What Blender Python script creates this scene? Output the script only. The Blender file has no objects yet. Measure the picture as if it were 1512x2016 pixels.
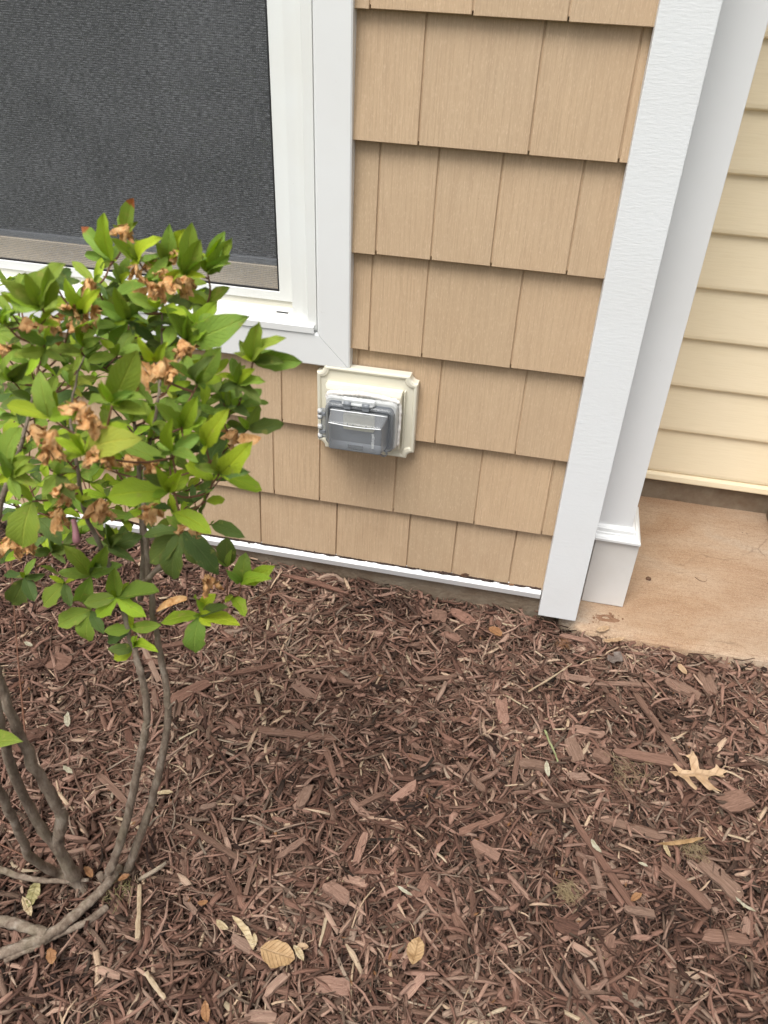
import bpy, bmesh, math, random
import numpy as np
from mathutils import Vector, Matrix, noise

random.seed(7)
rng = np.random.default_rng(7)
SC = bpy.context.scene
COL = SC.collection
PI = math.pi

# ------------------------------------------------------------------ camera
CAM = np.array((0.325721, -1.353606, 1.239965))
YAW, PITCH, ROLL, FPX = 0.183305, 0.931204, 0.041669, 1625.0
RM = np.array(Matrix.Rotation(YAW, 3, 'Z') @ Matrix.Rotation(PITCH, 3, 'X') @ Matrix.Rotation(ROLL, 3, 'Z'))
cam = bpy.data.cameras.new('camera')
cam.sensor_fit = 'AUTO'; cam.sensor_width = 36.0; cam.lens = 36.0 * FPX / 2016.0
cam.clip_start = 0.02; cam.clip_end = 500
cam.dof.use_dof = True; cam.dof.focus_distance = 1.48; cam.dof.aperture_fstop = 8.5
cam_o = bpy.data.objects.new('camera', cam); COL.objects.link(cam_o)
cam_o.matrix_world = Matrix.Translation(CAM) @ Matrix(RM.tolist()).to_4x4()
SC.camera = cam_o

# ------------------------------------------------------------------ sky, sun, exposure
SUN_EL, SUN_AZ = math.radians(63), math.radians(200)      # high, in front of the wall, slightly from its left
w = bpy.data.worlds.new('World'); SC.world = w; w.use_nodes = True
nt = w.node_tree; nt.nodes.clear()
sky = nt.nodes.new('ShaderNodeTexSky'); sky.sky_type = 'NISHITA'; sky.sun_disc = False
sky.sun_elevation = SUN_EL; sky.sun_rotation = SUN_AZ
sky.air_density = 1.0; sky.dust_density = 6.0; sky.ozone_density = 1.0
hs = nt.nodes.new('ShaderNodeHueSaturation'); hs.inputs['Saturation'].default_value = 0.30
bg = nt.nodes.new('ShaderNodeBackground'); bg.inputs['Strength'].default_value = 0.12
wo = nt.nodes.new('ShaderNodeOutputWorld')
nt.links.new(sky.outputs[0], hs.inputs['Color']); nt.links.new(hs.outputs[0], bg.inputs[0]); nt.links.new(bg.outputs[0], wo.inputs[0])
sl = bpy.data.lights.new('sun', 'SUN'); sl.energy = 1.5; sl.angle = math.radians(30); sl.color = (1.0, 0.982, 0.945)
so = bpy.data.objects.new('sun', sl); COL.objects.link(so)
sd = Vector((math.sin(SUN_AZ) * math.cos(SUN_EL), math.cos(SUN_AZ) * math.cos(SUN_EL), math.sin(SUN_EL)))
so.rotation_euler = sd.to_track_quat('Z', 'Y').to_euler(); so.location = sd * 5
SC.view_settings.view_transform = 'Standard'; SC.view_settings.look = 'None'
SC.view_settings.gamma = 1.0; SC.view_settings.use_curve_mapping = False
SC.view_settings.exposure = 0.57
SC.cycles.max_bounces = 8; SC.cycles.transparent_max_bounces = 16
SC.cycles.use_denoising = True

# ------------------------------------------------------------------ pixel -> place
def ray(u, v):
    return RM @ np.array(((u - 756) / FPX, -(v - 1008) / FPX, -1.0))
def at_y(u, v, y):
    d = ray(u, v); return Vector(CAM + d * ((y - CAM[1]) / d[1]))
def at_z(u, v, z):
    d = ray(u, v); return Vector(CAM + d * ((z - CAM[2]) / d[2]))

# ------------------------------------------------------------------ materials
def mat(name, build):
    m = bpy.data.materials.new(name); m.use_nodes = True
    N = m.node_tree.nodes; L = m.node_tree.links
    N.clear()
    out = N.new('ShaderNodeOutputMaterial'); b = N.new('ShaderNodeBsdfPrincipled')
    L.new(b.outputs[0], out.inputs['Surface'])
    build(N, L, b, out)
    return m
def nd(N, t, **k):
    n = N.new(t)
    for a, v in k.items():
        if a in n.inputs: n.inputs[a].default_value = v
        else: setattr(n, a, v)
    return n
def coords(N, L, kind='Object', scale=(1, 1, 1), rot=(0, 0, 0)):
    c = N.new('ShaderNodeTexCoord'); mp = N.new('ShaderNodeMapping')
    mp.inputs['Scale'].default_value = scale; mp.inputs['Rotation'].default_value = rot
    if kind == 'World':
        g = N.new('ShaderNodeNewGeometry'); L.new(g.outputs['Position'], mp.inputs[0])
    else: L.new(c.outputs[kind], mp.inputs[0])
    return mp.outputs[0]
def noi(N, L, vec, scale, detail=4, rough=.55, dist=0):
    n = N.new('ShaderNodeTexNoise'); n.inputs['Scale'].default_value = scale; n.inputs['Detail'].default_value = detail
    n.inputs['Roughness'].default_value = rough; n.inputs['Distortion'].default_value = dist
    L.new(vec, n.inputs['Vector']); return n.outputs[0]
def ramp(N, L, fac, stops):
    r = N.new('ShaderNodeValToRGB'); e = r.color_ramp.elements
    while len(e) < len(stops): e.new(0.5)
    for q, (p, c) in zip(e, stops):
        q.position = p; q.color = (*c, 1) if len(c) == 3 else c
    L.new(fac, r.inputs[0]); return r.outputs[0]
def mix(N, L, fac, a, b, blend='MIX'):
    m = N.new('ShaderNodeMix'); m.data_type = 'RGBA'; m.blend_type = blend
    for s, v in ((0, fac), (6, a), (7, b)):
        if hasattr(v, 'links') or isinstance(v, bpy.types.NodeSocket): L.new(v, m.inputs[s])
        elif s == 0: m.inputs[0].default_value = v
        else: m.inputs[s].default_value = (*v, 1)
    return m.outputs[2]
def mth(N, L, op, a, b=None, clamp=False):
    m = N.new('ShaderNodeMath'); m.operation = op; m.use_clamp = clamp
    for i, v in enumerate((a, b)):
        if v is None: continue
        if isinstance(v, (int, float)): m.inputs[i].default_value = v
        else: L.new(v, m.inputs[i])
    return m.outputs[0]
def bump(N, L, b, h, strength, dist=.001):
    n = N.new('ShaderNodeBump'); n.inputs['Strength'].default_value = strength; n.inputs['Distance'].default_value = dist
    L.new(h, n.inputs['Height']); L.new(n.outputs[0], b.inputs['Normal']); return n

def painted(name, col, rough=.45, dirt=(.45, .36, .26), dirt_amt=.12, grain=None, gs=.25):
    def f(N, L, b, o):
        v = coords(N, L, 'World')
        n1 = noi(N, L, v, 3.5, 6, .6); n2 = noi(N, L, v, 60, 5, .6)
        c = mix(N, L, mth(N, L, 'MULTIPLY', ramp(N, L, n1, [(.42, (0, 0, 0)), (.75, (1, 1, 1))]), dirt_amt), col, dirt)
        sp = ramp(N, L, n2, [(.71, (0, 0, 0)), (.78, (1, 1, 1))])
        c = mix(N, L, mth(N, L, 'MULTIPLY', sp, dirt_amt * 1.6), c, tuple(x * .5 for x in dirt))
        L.new(c, b.inputs['Base Color']); b.inputs['Roughness'].default_value = rough
        h = noi(N, L, coords(N, L, 'World', grain or (40, 40, 40)), 1.0, 6, .65)
        bump(N, L, b, h, gs, .0012)
    return mat(name, f)

M = {}
M['white_trim'] = painted('white_trim', (.77, .785, .785), .4, dirt_amt=.11, grain=(30, 30, 10), gs=.06)
M['white_grain'] = painted('white_grain', (.755, .775, .785), .5, dirt_amt=.09, grain=(70, 200, 300), gs=.42)
M['vinyl'] = painted('vinyl', (.77, .79, .775), .33, dirt=(.6, .5, .33), dirt_amt=.2, gs=.03)
M['sill_cream'] = painted('sill_cream', (.74, .73, .65), .4, dirt=(.5, .4, .25), dirt_amt=.3, gs=.05)
M['sash_beige'] = painted('sash_beige', (.80, .69, .53), .45, dirt=(.4, .25, .15), dirt_amt=.35, gs=.1)
M['column_white'] = painted('column_white', (.74, .745, .745), .5, dirt=(.5, .46, .4), dirt_amt=.12, grain=(20, 20, 20), gs=.08)
M['plinth_white'] = painted('plinth_white', (.68, .67, .65), .55, dirt=(.4, .34, .26), dirt_amt=.3, grain=(14, 40, 260), gs=.35)
M['block_cream'] = painted('block_cream', (.72, .69, .57), .42, dirt=(.5, .36, .22), dirt_amt=.22, gs=.1)
M['caulk'] = painted('caulk', (.80, .78, .74), .3, dirt=(.55, .35, .25), dirt_amt=.35, grain=(200, 200, 200), gs=.8)

def shingle_f(N, L, b, o):
    oi = N.new('ShaderNodeObjectInfo')
    base = ramp(N, L, oi.outputs['Random'], [(0, (.43, .320, .208)), (.35, (.495, .360, .232)), (.65, (.48, .356, .235)), (1, (.54, .388, .247))])
    v = coords(N, L, 'World')
    big = noi(N, L, v, 7, 4)
    c = mix(N, L, mth(N, L, 'MULTIPLY', big, .35), base, (.60, .41, .235))
    g1 = noi(N, L, coords(N, L, 'World', (420, 60, 9)), 1.0, 5, .6, .3)
    c = mix(N, L, mth(N, L, 'MULTIPLY', ramp(N, L, g1, [(.36, (1, 1, 1)), (.56, (0, 0, 0))]), .40), c, (.36, .25, .155))
    g2 = noi(N, L, coords(N, L, 'World', (500, 500, 120)), 1.0, 3, .7)
    c = mix(N, L, mth(N, L, 'MULTIPLY', ramp(N, L, g2, [(.54, (0, 0, 0)), (.70, (1, 1, 1))]), .45), c, (.70, .53, .365))
    g3 = noi(N, L, v, 90, 3, .6)
    c = mix(N, L, mth(N, L, 'MULTIPLY', ramp(N, L, g3, [(.74, (0, 0, 0)), (.78, (1, 1, 1))]), .4), c, (.26, .15, .08))
    # dust and soil splash: settles in patches, more of it low on the wall
    sz = N.new('ShaderNodeSeparateXYZ'); L.new(v, sz.inputs[0])
    spl = noi(N, L, coords(N, L, 'World', (14, 14, 8)), 1.0, 7, .7)
    low = mth(N, L, 'SUBTRACT', .42, mth(N, L, 'MULTIPLY', sz.outputs[2], 1.6), True)
    c = mix(N, L, mth(N, L, 'MULTIPLY', ramp(N, L, spl, [(.42, (0, 0, 0)), (.7, (1, 1, 1))]), mth(N, L, 'ADD', low, .16)), c, (.38, .245, .145))
    L.new(c, b.inputs['Base Color']); b.inputs['Roughness'].default_value = .62
    h = mth(N, L, 'ADD', g1, mth(N, L, 'MULTIPLY', g2, .25))
    amt = mth(N, L, 'ADD', mth(N, L, 'MULTIPLY', oi.outputs['Random'], .5), .25)
    n = bump(N, L, b, h, .5, .0020); L.new(amt, n.inputs['Strength'])
M['shingle'] = mat('tan_shingle', shingle_f)

def cream_f(N, L, b, o):
    v = coords(N, L, 'World')
    big = noi(N, L, v, 4, 4)
    c = mix(N, L, big, (.83, .725, .51), (.86, .75, .56))
    g = noi(N, L, coords(N, L, 'World', (14, 40, 300)), 1.0, 5, .6, .2)
    c = mix(N, L, mth(N, L, 'MULTIPLY', ramp(N, L, g, [(.35, (1, 1, 1)), (.55, (0, 0, 0))]), .14), c, (.62, .50, .30))
    L.new(c, b.inputs['Base Color']); b.inputs['Roughness'].default_value = .5
    bump(N, L, b, g, .4, .001)
M['cream_lap'] = mat('cream_lap', cream_f)

def slab_f(N, L, b, o):
    v = coords(N, L, 'World')
    st = noi(N, L, coords(N, L, 'World', (1.5, 3, 1)), 2.2, 6, .62, .6)
    c = ramp(N, L, st, [(.28, (.29, .165, .088)), (.44, (.39, .255, .155)), (.58, (.44, .315, .21)), (.72, (.40, .33, .255))])
    dx = N.new('ShaderNodeSeparateXYZ'); L.new(v, dx.inputs[0])
    sh = mth(N, L, 'SUBTRACT', mth(N, L, 'MULTIPLY', dx.outputs[0], 2.6), 1.9, True)       # greyer, less clay-stained away from the house corner
    c = mix(N, L, mth(N, L, 'MULTIPLY', sh, mth(N, L, 'MULTIPLY', st, .9)), c, (.35, .30, .245))
    f = noi(N, L, v, 150, 5, .7)
    c = mix(N, L, mth(N, L, 'MULTIPLY', ramp(N, L, f, [(.35, (1, 1, 1)), (.55, (0, 0, 0))]), .45), c, (.24, .14, .08))
    br = noi(N, L, coords(N, L, 'World', (26, 420, 60)), 1.0, 5, .65, .25)
    c = mix(N, L, mth(N, L, 'MULTIPLY', ramp(N, L, br, [(.34, (1, 1, 1)), (.5, (0, 0, 0))]), .5), c, (.22, .135, .08))
    sp = noi(N, L, v, 42, 2, .5)
    c = mix(N, L, mth(N, L, 'MULTIPLY', ramp(N, L, sp, [(.765, (0, 0, 0)), (.785, (1, 1, 1))]), .8), c, (.08, .045, .03))
    gt = noi(N, L, v, 480, 3, .7)
    c = mix(N, L, mth(N, L, 'MULTIPLY', ramp(N, L, gt, [(.38, (1, 1, 1)), (.48, (0, 0, 0))]), .5), c, (.20, .125, .075))
    c = mix(N, L, mth(N, L, 'MULTIPLY', ramp(N, L, gt, [(.56, (0, 0, 0)), (.66, (1, 1, 1))]), .4), c, (.60, .50, .38))
    wrp = N.new('ShaderNodeVectorMath'); wrp.operation = 'ADD'; L.new(v, wrp.inputs[0])
    nz = N.new('ShaderNodeTexNoise'); nz.inputs['Scale'].default_value = 9; nz.inputs['Detail'].default_value = 5; L.new(v, nz.inputs['Vector'])
    sc_ = N.new('ShaderNodeVectorMath'); sc_.operation = 'SCALE'; sc_.inputs['Scale'].default_value = .10; L.new(nz.outputs['Color'], sc_.inputs[0]); L.new(sc_.outputs[0], wrp.inputs[1])
    vo = N.new('ShaderNodeTexVoronoi'); vo.feature = 'DISTANCE_TO_EDGE'; vo.inputs['Scale'].default_value = 2.4; L.new(wrp.outputs[0], vo.inputs['Vector'])
    crk = mth(N, L, 'MULTIPLY', ramp(N, L, vo.outputs['Distance'], [(0, (1, 1, 1)), (.006, (0, 0, 0))]), ramp(N, L, noi(N, L, v, 7, 2), [(.5, (0, 0, 0)), (.6, (1, 1, 1))]))
    c = mix(N, L, mth(N, L, 'MULTIPLY', crk, .5), c, (.14, .085, .05))
    L.new(c, b.inputs['Base Color']); b.inputs['Roughness'].default_value = .85
    bump(N, L, b, mth(N, L, 'ADD', mth(N, L, 'MULTIPLY', br, .7), mth(N, L, 'MULTIPLY', f, .8)), .8, .002)
M['slab'] = mat('stained_concrete', slab_f)
def found_f(N, L, b, o):
    v = coords(N, L, 'World')
    n1 = noi(N, L, v, 14, 7, .65); n2 = noi(N, L, v, 120, 5, .65)
    c = ramp(N, L, n1, [(.3, (.16, .105, .065)), (.55, (.24, .19, .135)), (.75, (.28, .24, .18))])
    c = mix(N, L, mth(N, L, 'MULTIPLY', n2, .4), c, (.1, .07, .045))
    L.new(c, b.inputs['Base Color']); b.inputs['Roughness'].default_value = .9
    bump(N, L, b, mth(N, L, 'ADD', n1, n2), .8, .004)
M['foundation'] = mat('foundation_concrete', found_f)

def simple(name, col, rough=.5, **k):
    def f(N, L, b, o):
        v = coords(N, L, 'Object'); n = noi(N, L, v, k.get('ns', 80), 4)
        c = mix(N, L, n, tuple(x * k.get('lo', .8) for x in col), tuple(min(1, x * k.get('hi', 1.2)) for x in col))
        L.new(c, b.inputs['Base Color']); b.inputs['Roughness'].default_value = rough
        bump(N, L, b, n, k.get('bs', .2), .001)
    return mat(name, f)
M['gasket'] = simple('black_gasket', (.012, .012, .014), .5)
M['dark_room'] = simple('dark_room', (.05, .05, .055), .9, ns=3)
M['grey_plastic'] = simple('grey_plastic', (.20, .215, .235), .35, lo=.9, hi=1.1, bs=.02)
M['beige_plastic'] = simple('beige_plastic', (.5, .47, .32), .4, lo=.9, hi=1.1, bs=.02)
M['metal'] = simple('dull_metal', (.35, .34, .33), .35, bs=.1)
M['soil'] = simple('soil', (.045, .027, .02), .95, ns=60, lo=.5, hi=1.5, bs=.9)
M['sheathing'] = simple('sheathing', (.36, .235, .14), .8, ns=20)

def ground_f(N, L, b, o):
    v = coords(N, L, 'World'); n = noi(N, L, v, 1.5, 8, .65); n2 = noi(N, L, v, 40, 6, .7)
    c = mix(N, L, mth(N, L, 'MULTIPLY', n, n2), (.05, .075, .025), (.13, .13, .06))
    L.new(c, b.inputs['Base Color']); b.inputs['Roughness'].default_value = .95
    bump(N, L, b, n2, 1, .02)
M['lawn'] = mat('far_lawn', ground_f)

def screen_f(N, L, b, o):
    N.remove(b)
    d = N.new('ShaderNodeBsdfPrincipled'); d.inputs['Roughness'].default_value = .45
    t = N.new('ShaderNodeBsdfTransparent'); mx = N.new('ShaderNodeMixShader')
    c = coords(N, L, 'World')
    wv = N.new('ShaderNodeTexWave'); wv.wave_type = 'BANDS'; wv.bands_direction = 'Z'; wv.inputs['Scale'].default_value = 92
    wv.inputs['Distortion'].default_value = 1.0; wv.inputs['Detail'].default_value = 2; wv.inputs['Detail Scale'].default_value = 3
    L.new(c, wv.inputs[0])
    wx = N.new('ShaderNodeTexWave'); wx.wave_type = 'BANDS'; wx.bands_direction = 'X'; wx.inputs['Scale'].default_value = 105
    wx.inputs['Distortion'].default_value = 1.0; L.new(c, wx.inputs[0])
    big = noi(N, L, c, 9, 5, .6)
    fine = ramp(N, L, noi(N, L, coords(N, L, 'World', (110, 1, 560)), 1.0, 3, .7), [(.30, (0, 0, 0)), (.74, (1, 1, 1))])
    f = mth(N, L, 'ADD', mth(N, L, 'MULTIPLY', wv.outputs['Fac'], .22), mth(N, L, 'MULTIPLY', wx.outputs['Fac'], .10))
    f = mth(N, L, 'ADD', f, mth(N, L, 'MULTIPLY', fine, .22))
    f = mth(N, L, 'ADD', f, mth(N, L, 'MULTIPLY', big, .34))
    f = mth(N, L, 'ADD', f, .06, True)
    cc = mix(N, L, fine, (.055, .058, .064), (.30, .31, .325))
    L.new(cc, d.inputs['Base Color'])
    L.new(f, mx.inputs[0]); L.new(t.outputs[0], mx.inputs[1]); L.new(d.outputs[0], mx.inputs[2])
    L.new(mx.outputs[0], o.inputs['Surface'])
M['screen'] = mat('insect_screen', screen_f)

def glass_f(N, L, b, o):
    N.remove(b)
    g = N.new('ShaderNodeBsdfGlossy'); g.inputs['Roughness'].default_value = .03
    t = N.new('ShaderNodeBsdfTransparent'); t.inputs[0].default_value = (.75, .78, .78, 1)
    fr = N.new('ShaderNodeFresnel'); fr.inputs['IOR'].default_value = 1.5
    mx = N.new('ShaderNodeMixShader'); L.new(fr.outputs[0], mx.inputs[0]); L.new(t.outputs[0], mx.inputs[1]); L.new(g.outputs[0], mx.inputs[2])
    L.new(mx.outputs[0], o.inputs['Surface'])
M['glass'] = mat('window_glass', glass_f)

def clear_mat(name, tint, haze, rough, gloss=1.0):
    def f(N, L, b, o):
        b.inputs['Base Color'].default_value = (*haze[0], 1); b.inputs['Roughness'].default_value = rough
        b.inputs['Specular IOR Level'].default_value = .5
        t = N.new('ShaderNodeBsdfTransparent'); t.inputs[0].default_value = (*tint, 1)
        n = noi(N, L, coords(N, L, 'Object'), 60, 4, .6)
        fr = N.new('ShaderNodeFresnel'); fr.inputs['IOR'].default_value = 1.5
        fac = mth(N, L, 'ADD', mth(N, L, 'ADD', fr.outputs[0], haze[1]), mth(N, L, 'MULTIPLY', n, .08), True)
        mx = N.new('ShaderNodeMixShader'); L.new(fac, mx.inputs[0]); L.new(t.outputs[0], mx.inputs[1]); L.new(b.outputs[0], mx.inputs[2])
        L.new(mx.outputs[0], o.inputs['Surface'])
    return mat(name, f)
M['smoke_clear'] = clear_mat('smoky_clear_plastic', (.74, .76, .79), ((.50, .52, .54), .20), .12)
M['clear'] = clear_mat('clear_plastic', (.9, .92, .92), ((.80, .82, .82), .50), .15)

def leaf_mat(name, attr):
    def f(N, L, b, o):
        if attr:
            a = N.new('ShaderNodeAttribute'); a.attribute_name = 'tint'; col = a.outputs['Color']; alpha = None
        else:
            a = N.new('ShaderNodeObjectInfo'); col = a.outputs['Color']; alpha = a.outputs['Alpha']
        uv = N.new('ShaderNodeUVMap'); s = N.new('ShaderNodeSeparateXYZ'); L.new(uv.outputs[0], s.inputs[0])
        ax = mth(N, L, 'ABSOLUTE', mth(N, L, 'SUBTRACT', s.outputs[0], .5))
        rib = ramp(N, L, ax, [(.0, (1, 1, 1)), (.045, (0, 0, 0))])
        # side veins: chevrons rising towards the tip
        ph = mth(N, L, 'SUBTRACT', mth(N, L, 'MULTIPLY', s.outputs[1], 9.0), mth(N, L, 'MULTIPLY', ax, 7.0))
        vein = mth(N, L, 'ABSOLUTE', mth(N, L, 'SUBTRACT', mth(N, L, 'FRACT', ph), .5))
        vr = ramp(N, L, vein, [(0, (1, 1, 1)), (.12, (0, 0, 0))])
        n1 = noi(N, L, coords(N, L, 'World'), 170, 5, .65); n2 = noi(N, L, coords(N, L, 'World'), 520, 3, .6)
        c = mix(N, L, mth(N, L, 'MULTIPLY', n1, .5), col, mix(N, L, 1.0, col, (1.35, 1.12, .55), 'MULTIPLY'))
        lite = mix(N, L, 1.0, col, (1.9, 1.5, 1.5), 'MULTIPLY')
        c = mix(N, L, mth(N, L, 'MULTIPLY', rib, .55), c, lite)
        c = mix(N, L, mth(N, L, 'MULTIPLY', vr, .26), c, lite)
        sp = ramp(N, L, n2, [(.72, (0, 0, 0)), (.76, (1, 1, 1))])
        c = mix(N, L, mth(N, L, 'MULTIPLY', sp, .45), c, (.5, .55, .33))
        bl = noi(N, L, coords(N, L, 'World'), 95, 3, .5)
        c = mix(N, L, mth(N, L, 'MULTIPLY', ramp(N, L, bl, [(.64, (0, 0, 0)), (.72, (1, 1, 1))]), .55), c, (.34, .33, .08))
        br_ = mth(N, L, 'MULTIPLY', ramp(N, L, ax, [(.40, (0, 0, 0)), (.49, (1, 1, 1))]), ramp(N, L, n1, [(.5, (0, 0, 0)), (.62, (1, 1, 1))]))
        c = mix(N, L, mth(N, L, 'MULTIPLY', br_, .5), c, (.30, .20, .07))
        if alpha is not None:
            tip = mth(N, L, 'ADD', s.outputs[1], mth(N, L, 'MULTIPLY', n1, .25))
            tf = mth(N, L, 'MULTIPLY', ramp(N, L, tip, [(.93, (0, 0, 0)), (.98, (1, 1, 1))]), mth(N, L, 'SUBTRACT', 1.0, alpha))
            c = mix(N, L, tf, c, (.33, .10, .035))
        L.new(c, b.inputs['Base Color']); b.inputs['Roughness'].default_value = .58
        b.inputs['Specular IOR Level'].default_value = .28
        hgt = mth(N, L, 'SUBTRACT', mth(N, L, 'MULTIPLY', n1, .6), mth(N, L, 'ADD', mth(N, L, 'MULTIPLY', rib, .8), mth(N, L, 'MULTIPLY', vr, .5)))
        bump(N, L, b, hgt, .6, .0016)
        tr = N.new('ShaderNodeBsdfTranslucent'); L.new(mix(N, L, 1.0, c, (1.1, 1.3, .4), 'MULTIPLY'), tr.inputs[0])
        mx = N.new('ShaderNodeMixShader'); mx.inputs[0].default_value = .24
        L.new(b.outputs[0], mx.inputs[1]); L.new(tr.outputs[0], mx.inputs[2]); L.new(mx.outputs[0], o.inputs['Surface'])
    return mat(name, f)
M['leaf'] = leaf_mat('azalea_leaf', False)
M['leaf_mass'] = leaf_mat('azalea_leaf_mass', True)

def bark_f(N, L, b, o):
    v = coords(N, L, 'World'); n = noi(N, L, coords(N, L, 'World', (1, 1, .35)), 90, 6, .65); n2 = noi(N, L, v, 22, 3)
    c = ramp(N, L, n, [(.3, (.105, .070, .048)), (.52, (.24, .185, .138)), (.72, (.38, .325, .265))])
    c = mix(N, L, mth(N, L, 'MULTIPLY', ramp(N, L, n2, [(.5, (0, 0, 0)), (.7, (1, 1, 1))]), .35), c, (.17, .155, .09))
    L.new(c, b.inputs['Base Color']); b.inputs['Roughness'].default_value = .85
    n3 = noi(N, L, v, 260, 5, .7)
    bump(N, L, b, mth(N, L, 'ADD', n, mth(N, L, 'MULTIPLY', n3, .6)), 1.0, .004)
M['bark'] = mat('azalea_bark', bark_f)
M['twig'] = simple('young_twig', (.15, .062, .033), .6, ns=120)
M['twig_green'] = simple('green_twig', (.17, .13, .04), .6, ns=120)

def wilt_f(N, L, b, o):
    oi = N.new('ShaderNodeObjectInfo'); v = coords(N, L, 'World'); n = noi(N, L, v, 170, 5, .65); n2 = noi(N, L, v, 60, 3)
    c = ramp(N, L, n, [(.28, (.26, .095, .03)), (.42, (.64, .31, .10)), (.6, (.84, .54, .25))])
    c = mix(N, L, mth(N, L, 'MULTIPLY', oi.outputs['Random'], .22), c, mix(N, L, n2, (.40, .19, .09), (.58, .36, .22)))
    L.new(c, b.inputs['Base Color']); b.inputs['Roughness'].default_value = .7
    bump(N, L, b, n, .8, .002)
    tr = N.new('ShaderNodeBsdfTranslucent'); L.new(c, tr.inputs[0])
    mx = N.new('ShaderNodeMixShader'); mx.inputs[0].default_value = .25
    L.new(b.outputs[0], mx.inputs[1]); L.new(tr.outputs[0], mx.inputs[2]); L.new(mx.outputs[0], o.inputs['Surface'])
M['wilted'] = mat('wilted_petals', wilt_f)

MULCH = [(0, (.026, .0125, .009)), (.22, (.112, .053, .036)), (.48, (.255, .132, .092)), (.70, (.375, .215, .158)), (.88, (.52, .34, .245)), (1, (.64, .46, .30))]
MULCH2 = [(0, (.028, .020, .014)), (.22, (.088, .062, .042)), (.48, (.175, .130, .092)), (.70, (.275, .215, .160)), (.88, (.42, .335, .25)), (1, (.60, .50, .33))]
def mulch_f(attr):
    def f(N, L, b, o):
        if attr:
            a = N.new('ShaderNodeAttribute'); a.attribute_name = 'tone'; tone = a.outputs['Fac']
            g = N.new('ShaderNodeAttribute'); g.attribute_name = 'grain'; gv = g.outputs['Vector']
            hu = N.new('ShaderNodeAttribute'); hu.attribute_name = 'hue'; hue = hu.outputs['Fac']
        else:
            oi = N.new('ShaderNodeObjectInfo'); sx = N.new('ShaderNodeSeparateColor'); L.new(oi.outputs['Color'], sx.inputs[0]); tone = sx.outputs[0]
            va = N.new('ShaderNodeVectorMath'); va.operation = 'MULTIPLY_ADD'
            tc = N.new('ShaderNodeTexCoord'); L.new(tc.outputs['Object'], va.inputs[0]); va.inputs[1].default_value = (7, 75, 40)
            cb = N.new('ShaderNodeCombineXYZ'); L.new(mth(N, L, 'MULTIPLY', oi.outputs['Random'], 90), cb.inputs[0]); L.new(cb.outputs[0], va.inputs[2])
            gv = va.outputs[0]; hue = mth(N, L, 'MULTIPLY', oi.outputs['Random'], .5)
        n = noi(N, L, gv, 1.0 if attr else .16, 7, .7, .4)
        t = mth(N, L, 'ADD', tone, mth(N, L, 'MULTIPLY', mth(N, L, 'SUBTRACT', n, .5), .95), True)
        c = mix(N, L, hue, ramp(N, L, t, MULCH), ramp(N, L, t, MULCH2))
        n2 = noi(N, L, coords(N, L, 'World'), 6, 3)
        c = mix(N, L, mth(N, L, 'MULTIPLY', n2, .25), c, mix(N, L, 1.0, c, (.85, .95, 1.05), 'MULTIPLY'))
        L.new(c, b.inputs['Base Color']); b.inputs['Roughness'].default_value = .72
        b.inputs['Specular IOR Level'].default_value = .3
        bump(N, L, b, n, 1.0, .003)
    return f
M['mulch'] = mat('shredded_mulch', mulch_f(True))
M['chip'] = mat('wood_chip', mulch_f(False))

def litter(name, col, col2, rough=.6, ns=70):
    def f(N, L, b, o):
        v = coords(N, L, 'World'); n = noi(N, L, v, ns, 5, .6); n2 = noi(N, L, v, 330, 4, .6)
        c = mix(N, L, ramp(N, L, n, [(.35, (0, 0, 0)), (.65, (1, 1, 1))]), tuple(x * .74 for x in col), tuple(x * .78 for x in col2))
        uv = N.new('ShaderNodeUVMap'); s = N.new('ShaderNodeSeparateXYZ'); L.new(uv.outputs[0], s.inputs[0])
        ax = mth(N, L, 'ABSOLUTE', s.outputs[1])
        rib = ramp(N, L, ax, [(.0, (1, 1, 1)), (.03, (0, 0, 0))])
        ph = mth(N, L, 'SUBTRACT', mth(N, L, 'MULTIPLY', s.outputs[0], 8.0), mth(N, L, 'MULTIPLY', ax, 6.0))
        vr = ramp(N, L, mth(N, L, 'ABSOLUTE', mth(N, L, 'SUBTRACT', mth(N, L, 'FRACT', ph), .5)), [(0, (1, 1, 1)), (.14, (0, 0, 0))])
        dk = tuple(x * .45 for x in col)
        c = mix(N, L, mth(N, L, 'MULTIPLY', mth(N, L, 'MAXIMUM', rib, mth(N, L, 'MULTIPLY', vr, .35)), .45), c, dk)
        c = mix(N, L, mth(N, L, 'MULTIPLY', ramp(N, L, n2, [(.55, (0, 0, 0)), (.7, (1, 1, 1))]), .45), c, dk)
        L.new(c, b.inputs['Base Color']); b.inputs['Roughness'].default_value = rough
        bump(N, L, b, mth(N, L, 'SUBTRACT', n, mth(N, L, 'MULTIPLY', mth(N, L, 'MAXIMUM', rib, vr), .6)), .7, .002)
    return mat(name, f)
M['tan_leaf'] = litter('tan_leaf', (.42, .25, .11), (.56, .37, .19))
M['oak_leaf'] = litter('oak_leaf', (.52, .33, .18), (.64, .45, .28), ns=45)
M['cream_husk'] = litter('cream_husk', (.52, .38, .20), (.64, .52, .33), ns=120)
M['pale_husk'] = litter('pale_husk', (.50, .45, .30), (.64, .60, .46), ns=120)
M['orange_leaf'] = litter('orange_leaf', (.30, .13, .05), (.44, .23, .10))
M['brown_leaf'] = litter('brown_leaf', (.13, .06, .03), (.30, .15, .08))
M['pale_wood'] = litter('pale_wood', (.55, .40, .25), (.72, .58, .40), ns=160)
M['olive_leaf'] = litter('olive_leaf', (.28, .25, .09), (.42, .36, .17), ns=40)
M['grass_blade'] = litter('grass_blade', (.38, .42, .17), (.55, .58, .33))
M['straw'] = litter('straw', (.40, .29, .15), (.54, .42, .25))
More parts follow.
